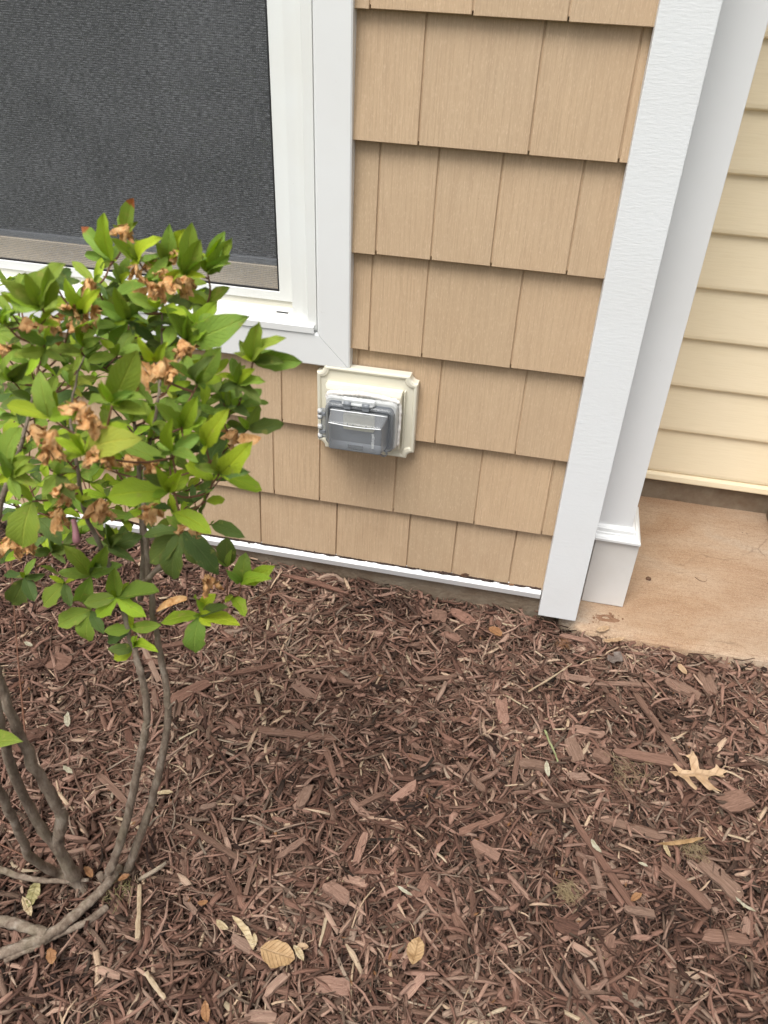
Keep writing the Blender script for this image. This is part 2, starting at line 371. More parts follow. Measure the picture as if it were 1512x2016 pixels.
M['grey_leaf'] = litter('grey_leaf', (.16, .12, .10), (.27, .22, .19))
M['clay'] = litter('clay', (.30, .15, .08), (.42, .25, .15), .9, 60)

# ------------------------------------------------------------------ object helpers
def link(name, me, material, parent=None, smooth=False):
    if material is not None and not me.materials: me.materials.append(material)
    if smooth:
        me.polygons.foreach_set('use_smooth', [True] * len(me.polygons))
    o = bpy.data.objects.new(name, me); COL.objects.link(o)
    if parent is not None: o.parent = parent
    return o
def empty(name, label, cat, loc=(0, 0, 0)):
    o = bpy.data.objects.new(name, None); COL.objects.link(o); o['label'] = label; o['category'] = cat
    o.empty_display_size = .05
    return o
def tag(o, label=None, cat=None, kind=None, group=None):
    for k, v in (('label', label), ('category', cat), ('kind', kind), ('group', group)):
        if v: o[k] = v
    return o
def from_bm(name, bm, material, parent=None, smooth=False):
    me = bpy.data.meshes.new(name); bm.normal_update(); bm.to_mesh(me); bm.free()
    return link(name, me, material, parent, smooth)
def pyd(name, verts, faces, material, parent=None, smooth=False):
    me = bpy.data.meshes.new(name); me.from_pydata([tuple(v) for v in verts], [], faces); me.update()
    return link(name, me, material, parent, smooth)
def bm_box(bm, lo, hi, bevel=0):
    x0, y0, z0 = lo; x1, y1, z1 = hi
    v = [bm.verts.new(p) for p in ((x0, y0, z0), (x1, y0, z0), (x1, y1, z0), (x0, y1, z0), (x0, y0, z1), (x1, y0, z1), (x1, y1, z1), (x0, y1, z1))]
    fs = [bm.faces.new([v[i] for i in q]) for q in ((3, 2, 1, 0), (4, 5, 6, 7), (0, 1, 5, 4), (1, 2, 6, 5), (2, 3, 7, 6), (3, 0, 4, 7))]
    if bevel:
        bmesh.ops.bevel(bm, geom=list({e for f in fs for e in f.edges}), offset=bevel, segments=2, affect='EDGES', profile=.6)
def box(name, lo, hi, material, parent=None, bevel=.0):
    bm = bmesh.new(); bm_box(bm, lo, hi, bevel); return from_bm(name, bm, material, parent)
def extrude_x(name, prof, x0, x1, material, parent=None, miter0=0, miter1=0):
    """closed profile of (y,z) points swept along x"""
    n = len(prof); vs = [(x0, y, z) for y, z in prof] + [(x1, y, z) for y, z in prof]
    fs = [(i, (i + 1) % n, n + (i + 1) % n, n + i) for i in range(n)] + [tuple(range(n - 1, -1, -1)), tuple(range(n, 2 * n))]
    bm = bmesh.new(); bv = [bm.verts.new(v) for v in vs]
    for f in fs: bm.faces.new([bv[i] for i in f])
    bmesh.ops.recalc_face_normals(bm, faces=bm.faces)
    return from_bm(name, bm, material, parent)
def loft_rects(name, rects, material, parent=None):
    """rects (x0,x1,z0,z1,y) joined one after the other into a mitred moulding"""
    vs = []; fs = []
    for x0, x1, z0, z1, y in rects: vs += [(x0, y, z0), (x1, y, z0), (x1, y, z1), (x0, y, z1)]
    for r in range(len(rects) - 1):
        for i in range(4):
            a = r * 4 + i; b2 = r * 4 + (i + 1) % 4; fs.append((a, b2, b2 + 4, a + 4))
    bm = bmesh.new(); bv = [bm.verts.new(v) for v in vs]
    for f in fs: bm.faces.new([bv[i] for i in f])
    bmesh.ops.recalc_face_normals(bm, faces=bm.faces)
    return from_bm(name, bm, material, parent)
def tube_data(pts, radii, sides=8, jitter=0):
    pts = [Vector(p) for p in pts]; vs = []; fs = []
    up = Vector((.3, .2, .9))
    for i, p in enumerate(pts):
        t = (pts[min(i + 1, len(pts) - 1)] - pts[max(i - 1, 0)]).normalized()
        a = t.cross(up);  a = a.normalized() if a.length > 1e-4 else Vector((1, 0, 0)); b = t.cross(a)
        for s in range(sides):
            th = 2 * PI * s / sides; r = radii[i] * (1 + jitter * (random.random() - .5))
            vs.append(p + a * (r * math.cos(th)) + b * (r * math.sin(th)))
    for i in range(len(pts) - 1):
        for s in range(sides):
            q = (s + 1) % sides; fs.append((i * sides + s, i * sides + q, (i + 1) * sides + q, (i + 1) * sides + s))
    fs.append(tuple(range(sides - 1, -1, -1))); fs.append(tuple((len(pts) - 1) * sides + s for s in range(sides)))
    return vs, fs
def spline(pts, n=6):
    P = [Vector(p) for p in pts]; P = [P[0] * 2 - P[1]] + P + [P[-1] * 2 - P[-2]]; out = []
    for i in range(1, len(P) - 2):
        for k in range(n):
            t = k / n; p0, p1, p2, p3 = P[i - 1:i + 3]
            out.append(.5 * ((2 * p1) + (p2 - p0) * t + (2 * p0 - 5 * p1 + 4 * p2 - p3) * t * t + (3 * p1 - p0 - 3 * p2 + p3) * t ** 3))
    return out + [P[-2]]
def tube(name, pts, r0, r1, material, parent=None, sides=8, smooth_n=6, jitter=0):
    sp = spline(pts, smooth_n); n = len(sp)
    vs, fs = tube_data(sp, [r0 + (r1 - r0) * i / (n - 1) for i in range(n)], sides, jitter)
    return pyd(name, vs, fs, material, parent, True)

# ================================================================== SETTING
box_z = -.03
g = pyd('ground', [(-60, -60, -.06), (60, -60, -.06), (60, 60, -.06), (-60, 60, -.06)], [(0, 1, 2, 3)], M['lawn']); tag(g, kind='structure')

def gh(x, y):
    """height of the mulch bed"""
    h = .010 * noise.noise((x * 3.1, y * 3.1, .3)) + .005 * noise.noise((x * 9, y * 9, 1.7)) - .012
    if y > -.12 and x < .4: h += (.026 * min(1, (y + .12) / .12)) * max(.12, min(1, (.25 - x) / .4))
    if x > .5: h -= .012 * min(1, (x - .5) / .25) * max(0, min(1, (y + .3) / .3))
    return h
# soil sheet under the mulch
nx, ny = 96, 64; X0, X1, Y0, Y1 = -1.5, 1.7, -1.9, .02
vs = []; fs = []
for j in range(ny + 1):
    for i in range(nx + 1):
        x = X0 + (X1 - X0) * i / nx; y = Y0 + (Y1 - Y0) * j / ny; vs.append((x, y, gh(x, y) - .012))
for j in range(ny):
    for i in range(nx):
        a = j * (nx + 1) + i; fs.append((a, a + 1, a + nx + 2, a + nx + 1))
BED = pyd('mulch_bed', vs, fs, M['soil'], None, True); tag(BED, kind='structure', label='dark brown shredded wood mulch bed in front of the house')

# ------------------------------------------------------------------ porch slab
SLZ = .008
bm = bmesh.new(); prof = [(-.03, -.12), (-.032, -.03), (-.0315, -.012), (-.027, .0), (-.018, .0062), (-.004, SLZ), (.56, SLZ), (.56, -.12)]
xs = [.470, .49] + [.5 + i * .02 for i in range(60)]
rings = []
for x in xs:
    r = []
    for k, (y, z) in enumerate(prof):
        wob = .004 * noise.noise((x * 14, k * .1, 3)) if k < 6 else 0
        r.append(bm.verts.new((x, y + wob + (.035 * max(0, 1 - (x - .47) / .05) if k < 6 else 0), z + (wob * .3 if 1 < k < 6 else 0))))
    rings.append(r)
for a, b2 in zip(rings, rings[1:]):
    for k in range(len(prof)): q = (k + 1) % len(prof); bm.faces.new((a[k], a[q], b2[q], b2[k]))
bm.faces.new(rings[0]); bm.faces.new(rings[-1]); bmesh.ops.recalc_face_normals(bm, faces=bm.faces)
slab = from_bm('porch_slab', bm, M['slab'], None, False); tag(slab, kind='structure', label='clay-stained broomed concrete porch slab')

# ================================================================== TAN SHINGLE WALL
WALL = empty('shingle_wall', 'tan shingle-sided house wall with white corner board and base trim', 'wall'); WALL['kind'] = 'thing'
E_ROW = .178; ZT = 1.11; XR = .4215
def jx(*uv): return [at_y(u, v, 0).x for u, v in uv]
JOINT = {0: jx((728, 14), (930, 28), (1118.6, 40)), 1: jx((823, 287), (1040, 304), (1217.8, 317)), 2: jx((848, 512), (966, 524), (1115, 540)),
         3: jx((726, 692), (830, 704), (1005, 722)), 4: jx((85, 815), (555.5, 828), (700, 850), (856, 872), (1014, 894)),
         5: jx((540, 970), (629, 983), (774, 1005), (933, 1031), (1066, 1050)), 6: jx((515, 1075), (661.4, 1102), (799.5, 1126), (887.6, 1140), (1000, 1155))}
WINX0, WINX1, WINZ0, WINZ1 = -1.16, .004, .543, 1.98       # outer edges of the window casing
box('sheathing', (-2.2, .027, .0), (.46, .05, .6), M['sheathing'], WALL)
box('sheathing', (-.02, .027, .6), (.46, .05, 2.7), M['sheathing'], WALL)
box('sheathing', (-2.2, .027, .6), (-1.13, .05, 2.7), M['sheathing'], WALL)
box('sheathing', (-1.13, .027, 1.95), (-.02, .05, 2.7), M['sheathing'], WALL)
def shingle(x0, x1, zb, zt):
    # tapered slab, butt proud, head tucked under the course above, arrises eased
    g_ = .0013; t = .0165; h = zt - zb
    yb = random.uniform(-.0008, .0008); yt = .0185 * h / .2
    dz = random.uniform(-.0008, .0008); c = .0009
    p = [(yb + c, zb + dz), (yb, zb + dz + c), (yt, zt), (yt + .003, zt), (yb + t, zb + dz)]
    vs = []
    for x, s in ((x0 + g_, 1), (x0 + g_ + c, 0), (x1 - g_ - c, 0), (x1 - g_, 1)):
        vs += [(x, y + (c if (s and k < 3) else 0), z) for k, (y, z) in enumerate(p)]
    fs = []
    for r in range(3):
        for k in range(5): fs.append((r * 5 + k, (r + 1) * 5 + k, (r + 1) * 5 + (k + 1) % 5, r * 5 + (k + 1) % 5))
    fs += [(0, 1, 2, 3, 4), (19, 18, 17, 16, 15)]
    return pyd('shingle', vs, fs, M['shingle'], WALL)
for k in range(-6, 7):
    zb = ZT - E_ROW * k; zt = zb + E_ROW + .016
    if k == 6: zb = .074
    if k == -6: zt = zb + E_ROW
    rr = random.Random(100 + k)
    js = list(JOINT.get(k, []))
    if not js:
        x = rr.uniform(.05, .3) ; js = [x]
        while js[-1] < XR - .12: js.append(js[-1] + rr.uniform(.075, .185))
        js = [j for j in js if j < XR - .02]
    while js[0] > -1.9: js.insert(0, js[0] - rr.uniform(.08, .18))
    ed = js + [XR + .01]
    for a, b2 in zip(ed, ed[1:]):
        if zb + E_ROW > WINZ0 + .06 and zb < WINZ1 - .03:      # beside the window
            if a < -.03 and b2 > -1.13:
                if b2 > 0 and b2 > -.03: a = -.03
                elif a < -1.16: b2 = -1.13
                else: continue
                if b2 - a < .012: continue
        shingle(a, b2, zb, zt)
    # grooved panel behind the course: fills the joints
    spans = [(ed[0], XR + .01)] if not (zb + E_ROW > WINZ0 + .06 and zb < WINZ1 - .03) else [(-.03, XR + .01), (ed[0], -1.14)]
    for a, b2 in spans:
        extrude_x('course_backing', [(.0036, zb + .006), (.0205, zt - .004), (.0250, zt - .004), (.0130, zb + .006)], a, b2, M['shingle'], WALL)
# base trim, foundation, corner board
pf = [(.012, .0560), (-.0045, .0545), (-.0070, .0550), (-.0108, .0688), (-.0112, .0702), (-.0106, .0712), (-.0020, .0772), (.004, .0785), (.012, .0785)]
extrude_x('base_trim', pf, -2.2, .4205, M['white_trim'], WALL)
bm = bmesh.new(); n = 140; pr = []
for i in range(n + 1):
    x = -2.2 + 2.66 * i / n
    pr.append([bm.verts.new((x, .006 + .004 * noise.noise((x * 11, z * 30, 5)) + y, z)) for y, z in ((0, -.12), (0, -.03), (0, .0), (0, .03), (0, .05), (.0, .0585), (.1, .0585))])
for a, b2 in zip(pr, pr[1:]):
    for k in range(6): bm.faces.new((a[k], b2[k], b2[k + 1], a[k + 1]))
bmesh.ops.recalc_face_normals(bm, faces=bm.faces)
fo = from_bm('foundation', bm, M['foundation'], WALL, True)
cb = box('corner_board', (.4225, -.0215, .0215), (.5015, .012, 2.7), M['white_grain'], WALL, .0012); cb['label'] = 'white wood-grained corner board'
box('corner_return', (.4805, .0135, .024), (.5005, .125, 2.7), M['white_trim'], WALL, .001)
box('side_wall', (.46, .052, .0), (.4795, .58, 2.7), M['cream_lap'], WALL)

# ================================================================== WINDOW
WIN = empty('window', 'dark screened window in white vinyl frame and mitred white casing', 'window'); WIN['kind'] = 'thing'; WIN.location = (-.0035, .0125, -.0056)
ci = (-1.10, -.0565, .6065, 1.92); co = (WINX0, WINX1, WINZ0, WINZ1)
def casing(quad_o, quad_i):
    """one mitred casing board between an outer and an inner edge"""
    (ox0, oz0), (ox1, oz1) = quad_o; (ix0, iz0), (ix1, iz1) = quad_i
    sec = ((0, .012), (0, -.0205), (.04, -.0225), (.94, -.0225), (1, -.0205), (1, .012))
    vs = []
    for (ax, az), (bx, bz) in (((ox0, oz0), (ix0, iz0)), ((ox1, oz1), (ix1, iz1))):
        vs += [(ax + (bx - ax) * t, y, az + (bz - az) * t) for t, y in sec]
    n = len(sec); fs = [(i, (i + 1) % n, n + (i + 1) % n, n + i) for i in range(n)] + [tuple(range(n)), tuple(range(2 * n - 1, n - 1, -1))]
    bm = bmesh.new(); bv = [bm.verts.new(v) for v in vs]
    for f in fs: bm.faces.new([bv[i] for i in f])
    bmesh.ops.recalc_face_normals(bm, faces=bm.faces)
    return from_bm('casing', bm, M['white_trim'], WIN)
e = .0006
x0, x1, z0, z1 = co; a0, a1, b0, b1 = ci
casing(((x1, z0 + e), (x1, z1 - e)), ((a1, b0 + e), (a1, b1 - e)))
casing(((x0, z0 + e), (x0, z1 - e)), ((a0, b0 + e), (a0, b1 - e)))
casing(((x0 + e, z0), (x1 - e, z0)), ((a0 + e, b0), (a1 - e, b0)))
casing(((x0 + e, z1), (x1 - e, z1)), ((a0 + e, b1), (a1 - e, b1)))
def R(dx, zb, y): return (a0 + (-.0565 - dx), dx, zb, b1 - (-.0565 - dx) , y)
loft_rects('frame', [R(-.0592, .6095, .05), R(-.0592, .6095, -.0155), R(-.0598, .6102, -.0162), R(-.0758, .6205, -.0162), R(-.0765, .621, -.0156), R(-.0768, .6212, -.008),
                     R(-.0868, .6217, -.008), R(-.0872, .622, -.002), R(-.1085, .6232, -.002), R(-.1092, .626, .0), R(-.1102, .631, .022), R(-.1104, .6445, .024), R(-.1104, .65, .05)], M['vinyl'], WIN)
sill = extrude_x('sill', [(-.0258, .6075), (-.0262, .6192), (-.0245, .6207), (-.004, .6232), (.0, .6236), (.0, .616), (-.017, .613), (-.0235, .6075)], -1.096, -.0627, M['white_trim'], WIN)
trk = extrude_x('sill_track', [(-.003, .6237), (.0205, .6315), (.0215, .6435), (.0235, .6435), (.0235, .626), (.0, .6225)], -1.045, -.1104, M['sill_cream'], WIN)
slot = extrude_x('weep_slot', [(.0035, .6268), (.0075, .6281), (.0075, .627), (.0035, .6255)], -.142, -.119, M['gasket'], trk)
sf = loft_rects('screen_frame', [R(-.1106, .6445, .028), R(-.1106, .6445, .0175), R(-.1112, .645, .0169), R(-.1375, .6605, .0169), R(-.1385, .6612, .0178), R(-.139, .6615, .026)], M['vinyl'], WIN)
loft_rects('gasket', [R(-.1389, .6614, .0235), R(-.1389, .6614, .0195), R(-.1418, .6640, .0195), R(-.1418, .6640, .0235)], M['gasket'], WIN)
sx0, sx1, sz0, sz1, _ = R(-.1412, .6635, 0)
bm = bmesh.new(); bm_box(bm, (sx0, .0212, sz0), (sx1, .0214, sz1)); bm.faces.ensure_lookup_table()
mesh_o = pyd('insect_screen', [(sx0, .0213, sz0), (sx1, .0213, sz0), (sx1, .0213, sz1), (sx0, .0213, sz1)], [(0, 1, 2, 3)], M['screen'], sf); bm.free()
sash = box('sash_rail', (sx0 - .02, .052, .632), (sx1 + .02, .085, .694), M['sash_beige'], WIN, .002)
box('glazing_bead', (sx0 - .02, .056, .6945), (sx1 + .02, .082, .705), M['grey_plastic'], sash, .001)
box('sash_stile', (sx1 - .004, .054, .706), (sx1 + .028, .084, 1.9), M['vinyl'], WIN, .001)
box('sash_stile', (sx0 - .028, .054, .706), (sx0 + .004, .084, 1.9), M['vinyl'], WIN, .001)
box('pane', (sx0, .064, .7), (sx1, .068, 1.9), M['glass'], WIN)
rm = loft_rects('room_reveal', [(-1.1, -.06, .61, 1.93, .09), (-1.1, -.06, .61, 1.93, .12), (-1.5, .3, .2, 2.3, .13), (-1.5, .3, .2, 2.3, 1.3)], M['dark_room'], WIN)
pyd('room_back', [(-1.5, 1.3, .2), (.3, 1.3, .2), (.3, 1.3, 2.3), (-1.5, 1.3, 2.3)], [(0, 1, 2, 3)], M['dark_room'], WIN)

# ================================================================== PORCH COLUMN
PC = empty('porch_column', 'greyish white porch column with moulded base standing on the concrete slab', 'column'); PC['kind'] = 'thing'
box('shaft', (.5035, .075, .2155), (.5815, .165, 2.7), M['column_white'], PC, .0012)
box('plinth', (.5145, .062, .0095), (.604, .185, .1865), M['plinth_white'], PC, .0014)
def ring_mould(name, prof, m):
    # prof: (offset outward, z); mitred round the shaft (front, right side, back)
    loops = []
    for o_, z in prof: loops.append([(.5035, .075 - o_, z), (.5815 + o_, .075 - o_, z), (.5815 + o_, .165 + o_, z), (.5035, .165 + o_, z)])
    vs = [p for l in loops for p in l]; fs = []
    for r in range(len(loops) - 1):
        for i in range(4): fs.append((r * 4 + i, r * 4 + (i + 1) % 4, r * 4 + 4 + (i + 1) % 4, r * 4 + 4 + i))
    fs += [(3, 2, 1, 0), tuple(len(vs) - 4 + i for i in range(4))]
    bm = bmesh.new(); bv = [bm.verts.new(v) for v in vs]
    for f in fs: bm.faces.new([bv[i] for i in f])
    bmesh.ops.recalc_face_normals(bm, faces=bm.faces); return from_bm(name, bm, m, PC)
ring_mould('moulding', [(.022, .1875), (.0222, .1925), (.019, .197), (.0145, .1995), (.0135, .203), (.0105, .2035), (.0095, .211), (.006, .215), (.0015, .216)], M['white_trim'])

# ================================================================== CREAM LAP SIDING WALL
LAP = empty('lap_siding_wall', 'cream lap-sided porch wall behind the column', 'wall'); LAP['kind'] = 'thing'
LX0, LX1 = .482, .966
zb = [.0985 + .1195 * i for i in range(20)]
for i, z in enumerate(zb):
    zt = z + .1195 + .012
    extrude_x('siding_board', [(.5035, z - .001), (.4995, z + .0008), (.4978, z + .004), (.4975, z + .011), (.5095, zt), (.5115, zt), (.5065, z + .014), (.5065, z + .002)], LX0, LX1, M['cream_lap'], LAP)
extrude_x('starter_strip', [(.514, .0745), (.494, .0755), (.4925, .078), (.4935, .0905), (.497, .0965), (.504, .0985), (.514, .0985)], LX0, LX1, M['cream_lap'], LAP)
box('sheathing', (LX0, .516, .06), (1.7, .56, 2.7), M['sheathing'], LAP)
bm = bmesh.new(); pr = []
for i in range(61):
    x = .48 + i * .02
    pr.append([bm.verts.new((x, .512 + .004 * noise.noise((x * 13, z * 40, 9)), z)) for z in (-.05, .0, .015, .03, .05, .0735)] + [bm.verts.new((x, .56, .0735))])
for a, b2 in zip(pr, pr[1:]):
    for k in range(6): bm.faces.new((a[k], b2[k], b2[k + 1], a[k + 1]))
bmesh.ops.recalc_face_normals(bm, faces=bm.faces); from_bm('foundation', bm, M['foundation'], LAP, True)
box('corner_post', (.968, .41, .068), (1.08, .514, 2.7), M['cream_lap'], LAP, .002)
box('footing', (.972, .415, .003), (1.08, .51, .066), M['foundation'], LAP, .004)

# ================================================================== OUTLET COVER
OUT = empty('outlet_cover', 'weatherproof outlet with clear grey flip cover on a cream mounting block', 'outlet')
def rounded(x0, x1, z0, z1, r, seg=5, concave=False):
    pts = []
    for cx, cz, a in ((x1, z0, 0), (x1, z1, 1), (x0, z1, 2), (x0, z0, 3)):
        sx = -1 if cx == x1 else 1; sz = 1 if cz == z0 else -1
        for k in range(seg + 1):
            t = k / seg
            if concave:
                # quarter circle centred on the corner itself
                ang = {0: (PI, PI / 2), 1: (-PI / 2, -PI), 2: (0, -PI / 2), 3: (PI / 2, 0)}[a]
                th = ang[0] + (ang[1] - ang[0]) * t; pts.append((cx + r * math.cos(th), cz + r * math.sin(th)))
            else:
                ang = {0: (-PI / 2, 0), 1: (0, PI / 2), 2: (PI / 2, PI), 3: (PI, 1.5 * PI)}[a]
                th = ang[0] + (ang[1] - ang[0]) * t; pts.append((cx + sx * r + r * math.cos(th), cz + sz * r + r * math.sin(th)))
    return pts
def loft_loops(name, loops, material, parent, cap_a=False, cap_b=True, smooth=False):
    n = len(loops[0][0]); vs = []; fs = []
    for pts, y in loops: vs += [(x, y, z) for x, z in pts]
    for r in range(len(loops) - 1):
        for i in range(n): fs.append((r * n + i, r * n + (i + 1) % n, (r + 1) * n + (i + 1) % n, (r + 1) * n + i))
    if cap_a: fs.append(tuple(range(n)))
    if cap_b: fs.append(tuple((len(loops) - 1) * n + i for i in range(n)))
    bm = bmesh.new(); bv = [bm.verts.new(v) for v in vs]
    for f in fs: bm.faces.new([bv[i] for i in f])
    bmesh.ops.recalc_face_normals(bm, faces=bm.faces)
    return from_bm(name, bm, material, parent, smooth)
BX0, BX1, BZ0, BZ1 = -.0615, .1310, .3635, .5415
OUT.location = (-.0008, .0035, -.0016)
def cc(d, r): return rounded(BX0 + d, BX1 - d, BZ0 + d, BZ1 - d, r, 7, True)
blk = loft_loops('mounting_block', [(cc(0, .0145), .004), (cc(0, .0145), -.0115), (cc(.0012, .0148), -.0145), (cc(.0035, .0155), -.0155), (cc(.0065, .0165), -.0145), (cc(.0080, .0170), -.0115),
                  (cc(.0095, .0172), -.0112), (cc(.0135, .0175), -.0112)], M['block_cream'], OUT)
rp = loft_loops('raised_panel', [(rounded(-.0415, .1045, .3880, .5105, .0015, 2), -.0113), (rounded(-.0415, .1045, .3880, .5105, .0015, 2), -.0245), (rounded(-.0405, .1035, .3890, .5060, .0015, 2), -.0268),
                  (rounded(-.0395, .1025, .3900, .5020, .0015, 2), -.0283)], M['block_cream'], OUT)
box('trim_lip', (.1075, -.0185, .388), (.1095, -.0113, .5105), M['block_cream'], rp, .0004)
# clear back flange, base, lid
fl = loft_loops('clear_flange', [(rounded(-.0375, .1015, .3935, .4995, .013, 5), -.0306), (rounded(-.0372, .1012, .394, .499, .013, 5), -.038), (rounded(-.0355, .0995, .396, .4965, .012, 5), -.0445),
                 (rounded(-.0345, .0985, .397, .4945, .0115, 5), -.046)], M['clear'], OUT)
loft_loops('back_plate', [(rounded(-.030, .094, .4005, .4905, .009, 4), -.0465), (rounded(-.030, .094, .4005, .4905, .009, 4), -.0485)], M['grey_plastic'], fl)
rc = loft_loops('receptacle', [(rounded(.000, .060, .436, .470, .004, 5), -.0486), (rounded(.000, .060, .436, .470, .004, 5), -.0545), (rounded(.001, .059, .437, .469, .0035, 5), -.0555)], M['beige_plastic'], OUT)
for cx in (.014, .05):
    for dx, hh in ((-.0055, .0075), (.0055, .006)): box('slot', (cx + dx - .001, -.0558, .446 - hh / 2), (cx + dx + .001, -.0553, .446 + hh / 2), M['gasket'], rc)
LID = loft_loops('lid', [(rounded(-.0345, .0965, .3975, .4875, .011, 5), -.0475), (rounded(-.0345, .0965, .3975, .4875, .011, 5), -.0535), (rounded(-.0325, .0945, .3995, .4855, .010, 5), -.0555),
                 (rounded(-.0295, .0915, .402, .4825, .008, 5), -.0557), (rounded(-.0275, .0895, .404, .4805, .006, 5), -.0500),
                 (rounded(-.0245, .0862, .4065, .4775, .005, 5), -.0500), (rounded(-.0235, .0852, .4073, .477, .005, 5), -.0585),
                 (rounded(-.0200, .0810, .4100, .4700, .005, 5), -.0870), (rounded(-.0185, .0795, .4115, .4680, .004, 5), -.0895), (rounded(-.0165, .0775, .4135, .4655, .003, 5), -.0902)], M['smoke_clear'], OUT)
M['ridge_highlight'] = simple('painted_highlight', (.82, .84, .85), .12, lo=.95, hi=1.05, bs=.0)  # near-white tubes: highlights along the hood's edges, put in as colour
tube('ridge_highlight', [(-.0185, -.0898, .4672), (.008, -.0902, .4655), (.03, -.0903, .4650), (.055, -.0902, .4656), (.0795, -.0898, .4668)], .0010, .0010, M['ridge_highlight'], LID, 6, 4)
tube('ridge_highlight', [(-.0232, -.0592, .4768), (.03, -.0592, .4772), (.0848, -.0592, .4768)], .0009, .0009, M['ridge_highlight'], LID, 6, 3)
tub = box('label_plate', (.018, -.0908, .4175), (.047, -.0903, .4265), M['smoke_clear'], LID, .0001)
for i in range(11):      # embossed lettering, too worn to read
    zz = .4245 + i * .0029; box('embossed_stroke', (.0625 + random.uniform(0, .0012), -.0909, zz), (.0685 - random.uniform(0, .0012), -.0903, zz + random.uniform(.0008, .0014)), M['clear'], LID)
for xa in (.008, .043):
    tube('hinge', [(xa - .007, -.0545, .4905), (xa + .007, -.0545, .4905)], .0048, .0048, M['grey_plastic'], OUT, 10, 2)
    box('hinge_leaf', (xa - .0062, -.0578, .4805), (xa + .0062, -.0545, .4915), M['grey_plastic'], OUT, .001)
hb = loft_loops('hinge_bridge', [(rounded(-.004, .060, .4885, .5005, .003, 3), -.0465), (rounded(-.004, .060, .4885, .5, .003, 3), -.0505), (rounded(-.002, .058, .489, .498, .003, 3), -.0525)], M['clear'], OUT)
tube('hinge_pin', [(-.002, -.0545, .4905), (.056, -.0545, .4905)], .0028, .0028, M['clear'], hb, 8, 2)
for zz in (.4125, .4325, .4545, .4655):
    tube('latch_knuckle', [(-.0455, -.0515, zz - .004), (-.0455, -.0515, zz + .004)], .0048, .0048, M['clear'], OUT, 9, 2)
box('latch_plate', (-.0445, -.0505, .408), (-.0348, -.0465, .471), M['smoke_clear'], OUT, .001)
for zz in (.4225, .4605): box('latch_tab', (-.0478, -.0545, zz - .0035), (-.0352, -.0502, zz + .0035), M['grey_plastic'], OUT, .001)
# padlock loop on the lower right
th = [(.080 + .0065 * math.cos(a), -.058, .3965 + .006 * math.sin(a)) for a in [i * 2 * PI / 10 for i in range(11)]]
tube('lock_loop', th, .0019, .0019, M['smoke_clear'], OUT, 7, 3)
# smeared caulk over the top and down the right side
cp = [(-.036, -.035, .488), (-.030, -.036, .498), (-.012, -.037, .5015), (.012, -.038, .5035), (.030, -.039, .5065), (.052, -.038, .5045), (.08, -.037, .501), (.097, -.036, .498), (.1035, -.035, .489), (.1045, -.034, .46), (.1035, -.034, .43), (.1025, -.033, .402)]
sp = spline(cp, 6); vs_, fs_ = tube_data(sp, [.0032 + .0018 * noise.noise((i * .7, 2, 1)) + (.0015 if i < 45 else -.0005) for i in range(len(sp))], 8, .5)
pyd('caulk_bead', vs_, fs_, M['caulk'], OUT, True)

# ================================================================== AZALEA
BUSH = empty('azalea_bush', 'leggy azalea bush with green leaves and wilted orange-brown flowers by the window', 'bush')
def leaf_template(fold, droop, wave, twist, W=.355):
    nt_, nc = 8, 4; vs = [(0, -.10, .0)] ; uvs = []
    vs = []; uv = []
    for i in range(nt_ + 1):
        t = i / nt_; tt = min(max(t, .0), 1)
        hw = .5 * W * ((tt + .004) ** .8 * (1.004 - tt) ** .74) / ((.52 ** .8) * (.48 ** .74))
        for j in range(nc + 1):
            s = (j / nc - .5) * 2; x = s * hw * (1 + .10 * wave * math.sin(t * 17 + s * 3 + twist * 20)) + .05 * twist * math.sin(PI * t)
            z = fold * abs(x) + droop * t * (1 - t) * 1.1 + wave * math.sin(t * 9 + s * 2) * abs(s) * .03
            ang = twist * t; vs.append((x * math.cos(ang), t, z + x * math.sin(ang))); uv.append((j / nc, t))
    fs = [(i * 5 + j, i * 5 + j + 1, i * 5 + j + 6, i * 5 + j + 5) for i in range(nt_) for j in range(nc)]
    me = bpy.data.meshes.new('leaf'); me.from_pydata(vs, [], fs); ul = me.uv_layers.new(name='UVMap')
    for lp in me.loops: ul.data[lp.index].uv = uv[lp.vertex_index]
    me.materials.append(M['leaf']); me.polygons.foreach_set('use_smooth', [True] * len(me.polygons)); me.update()
    return me, np.array(vs), fs, np.array(uv)
TPL = [leaf_template(*a) for a in ((.25, .10, .5, 0), (.45, .24, 1.0, .25), (.12, .34, .8, -.3), (.6, .05, .5, .15), (.35, .20, 1.3, -.2), (.2, .48, 1.0, .3), (.7, -.12, .8, -.2), (.3, .6, 1.2, .1))]
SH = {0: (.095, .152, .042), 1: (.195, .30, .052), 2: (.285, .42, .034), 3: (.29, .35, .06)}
LEAVES = []          # (matrix, template, colour, tipbrown, size)
camv = Vector(CAM)
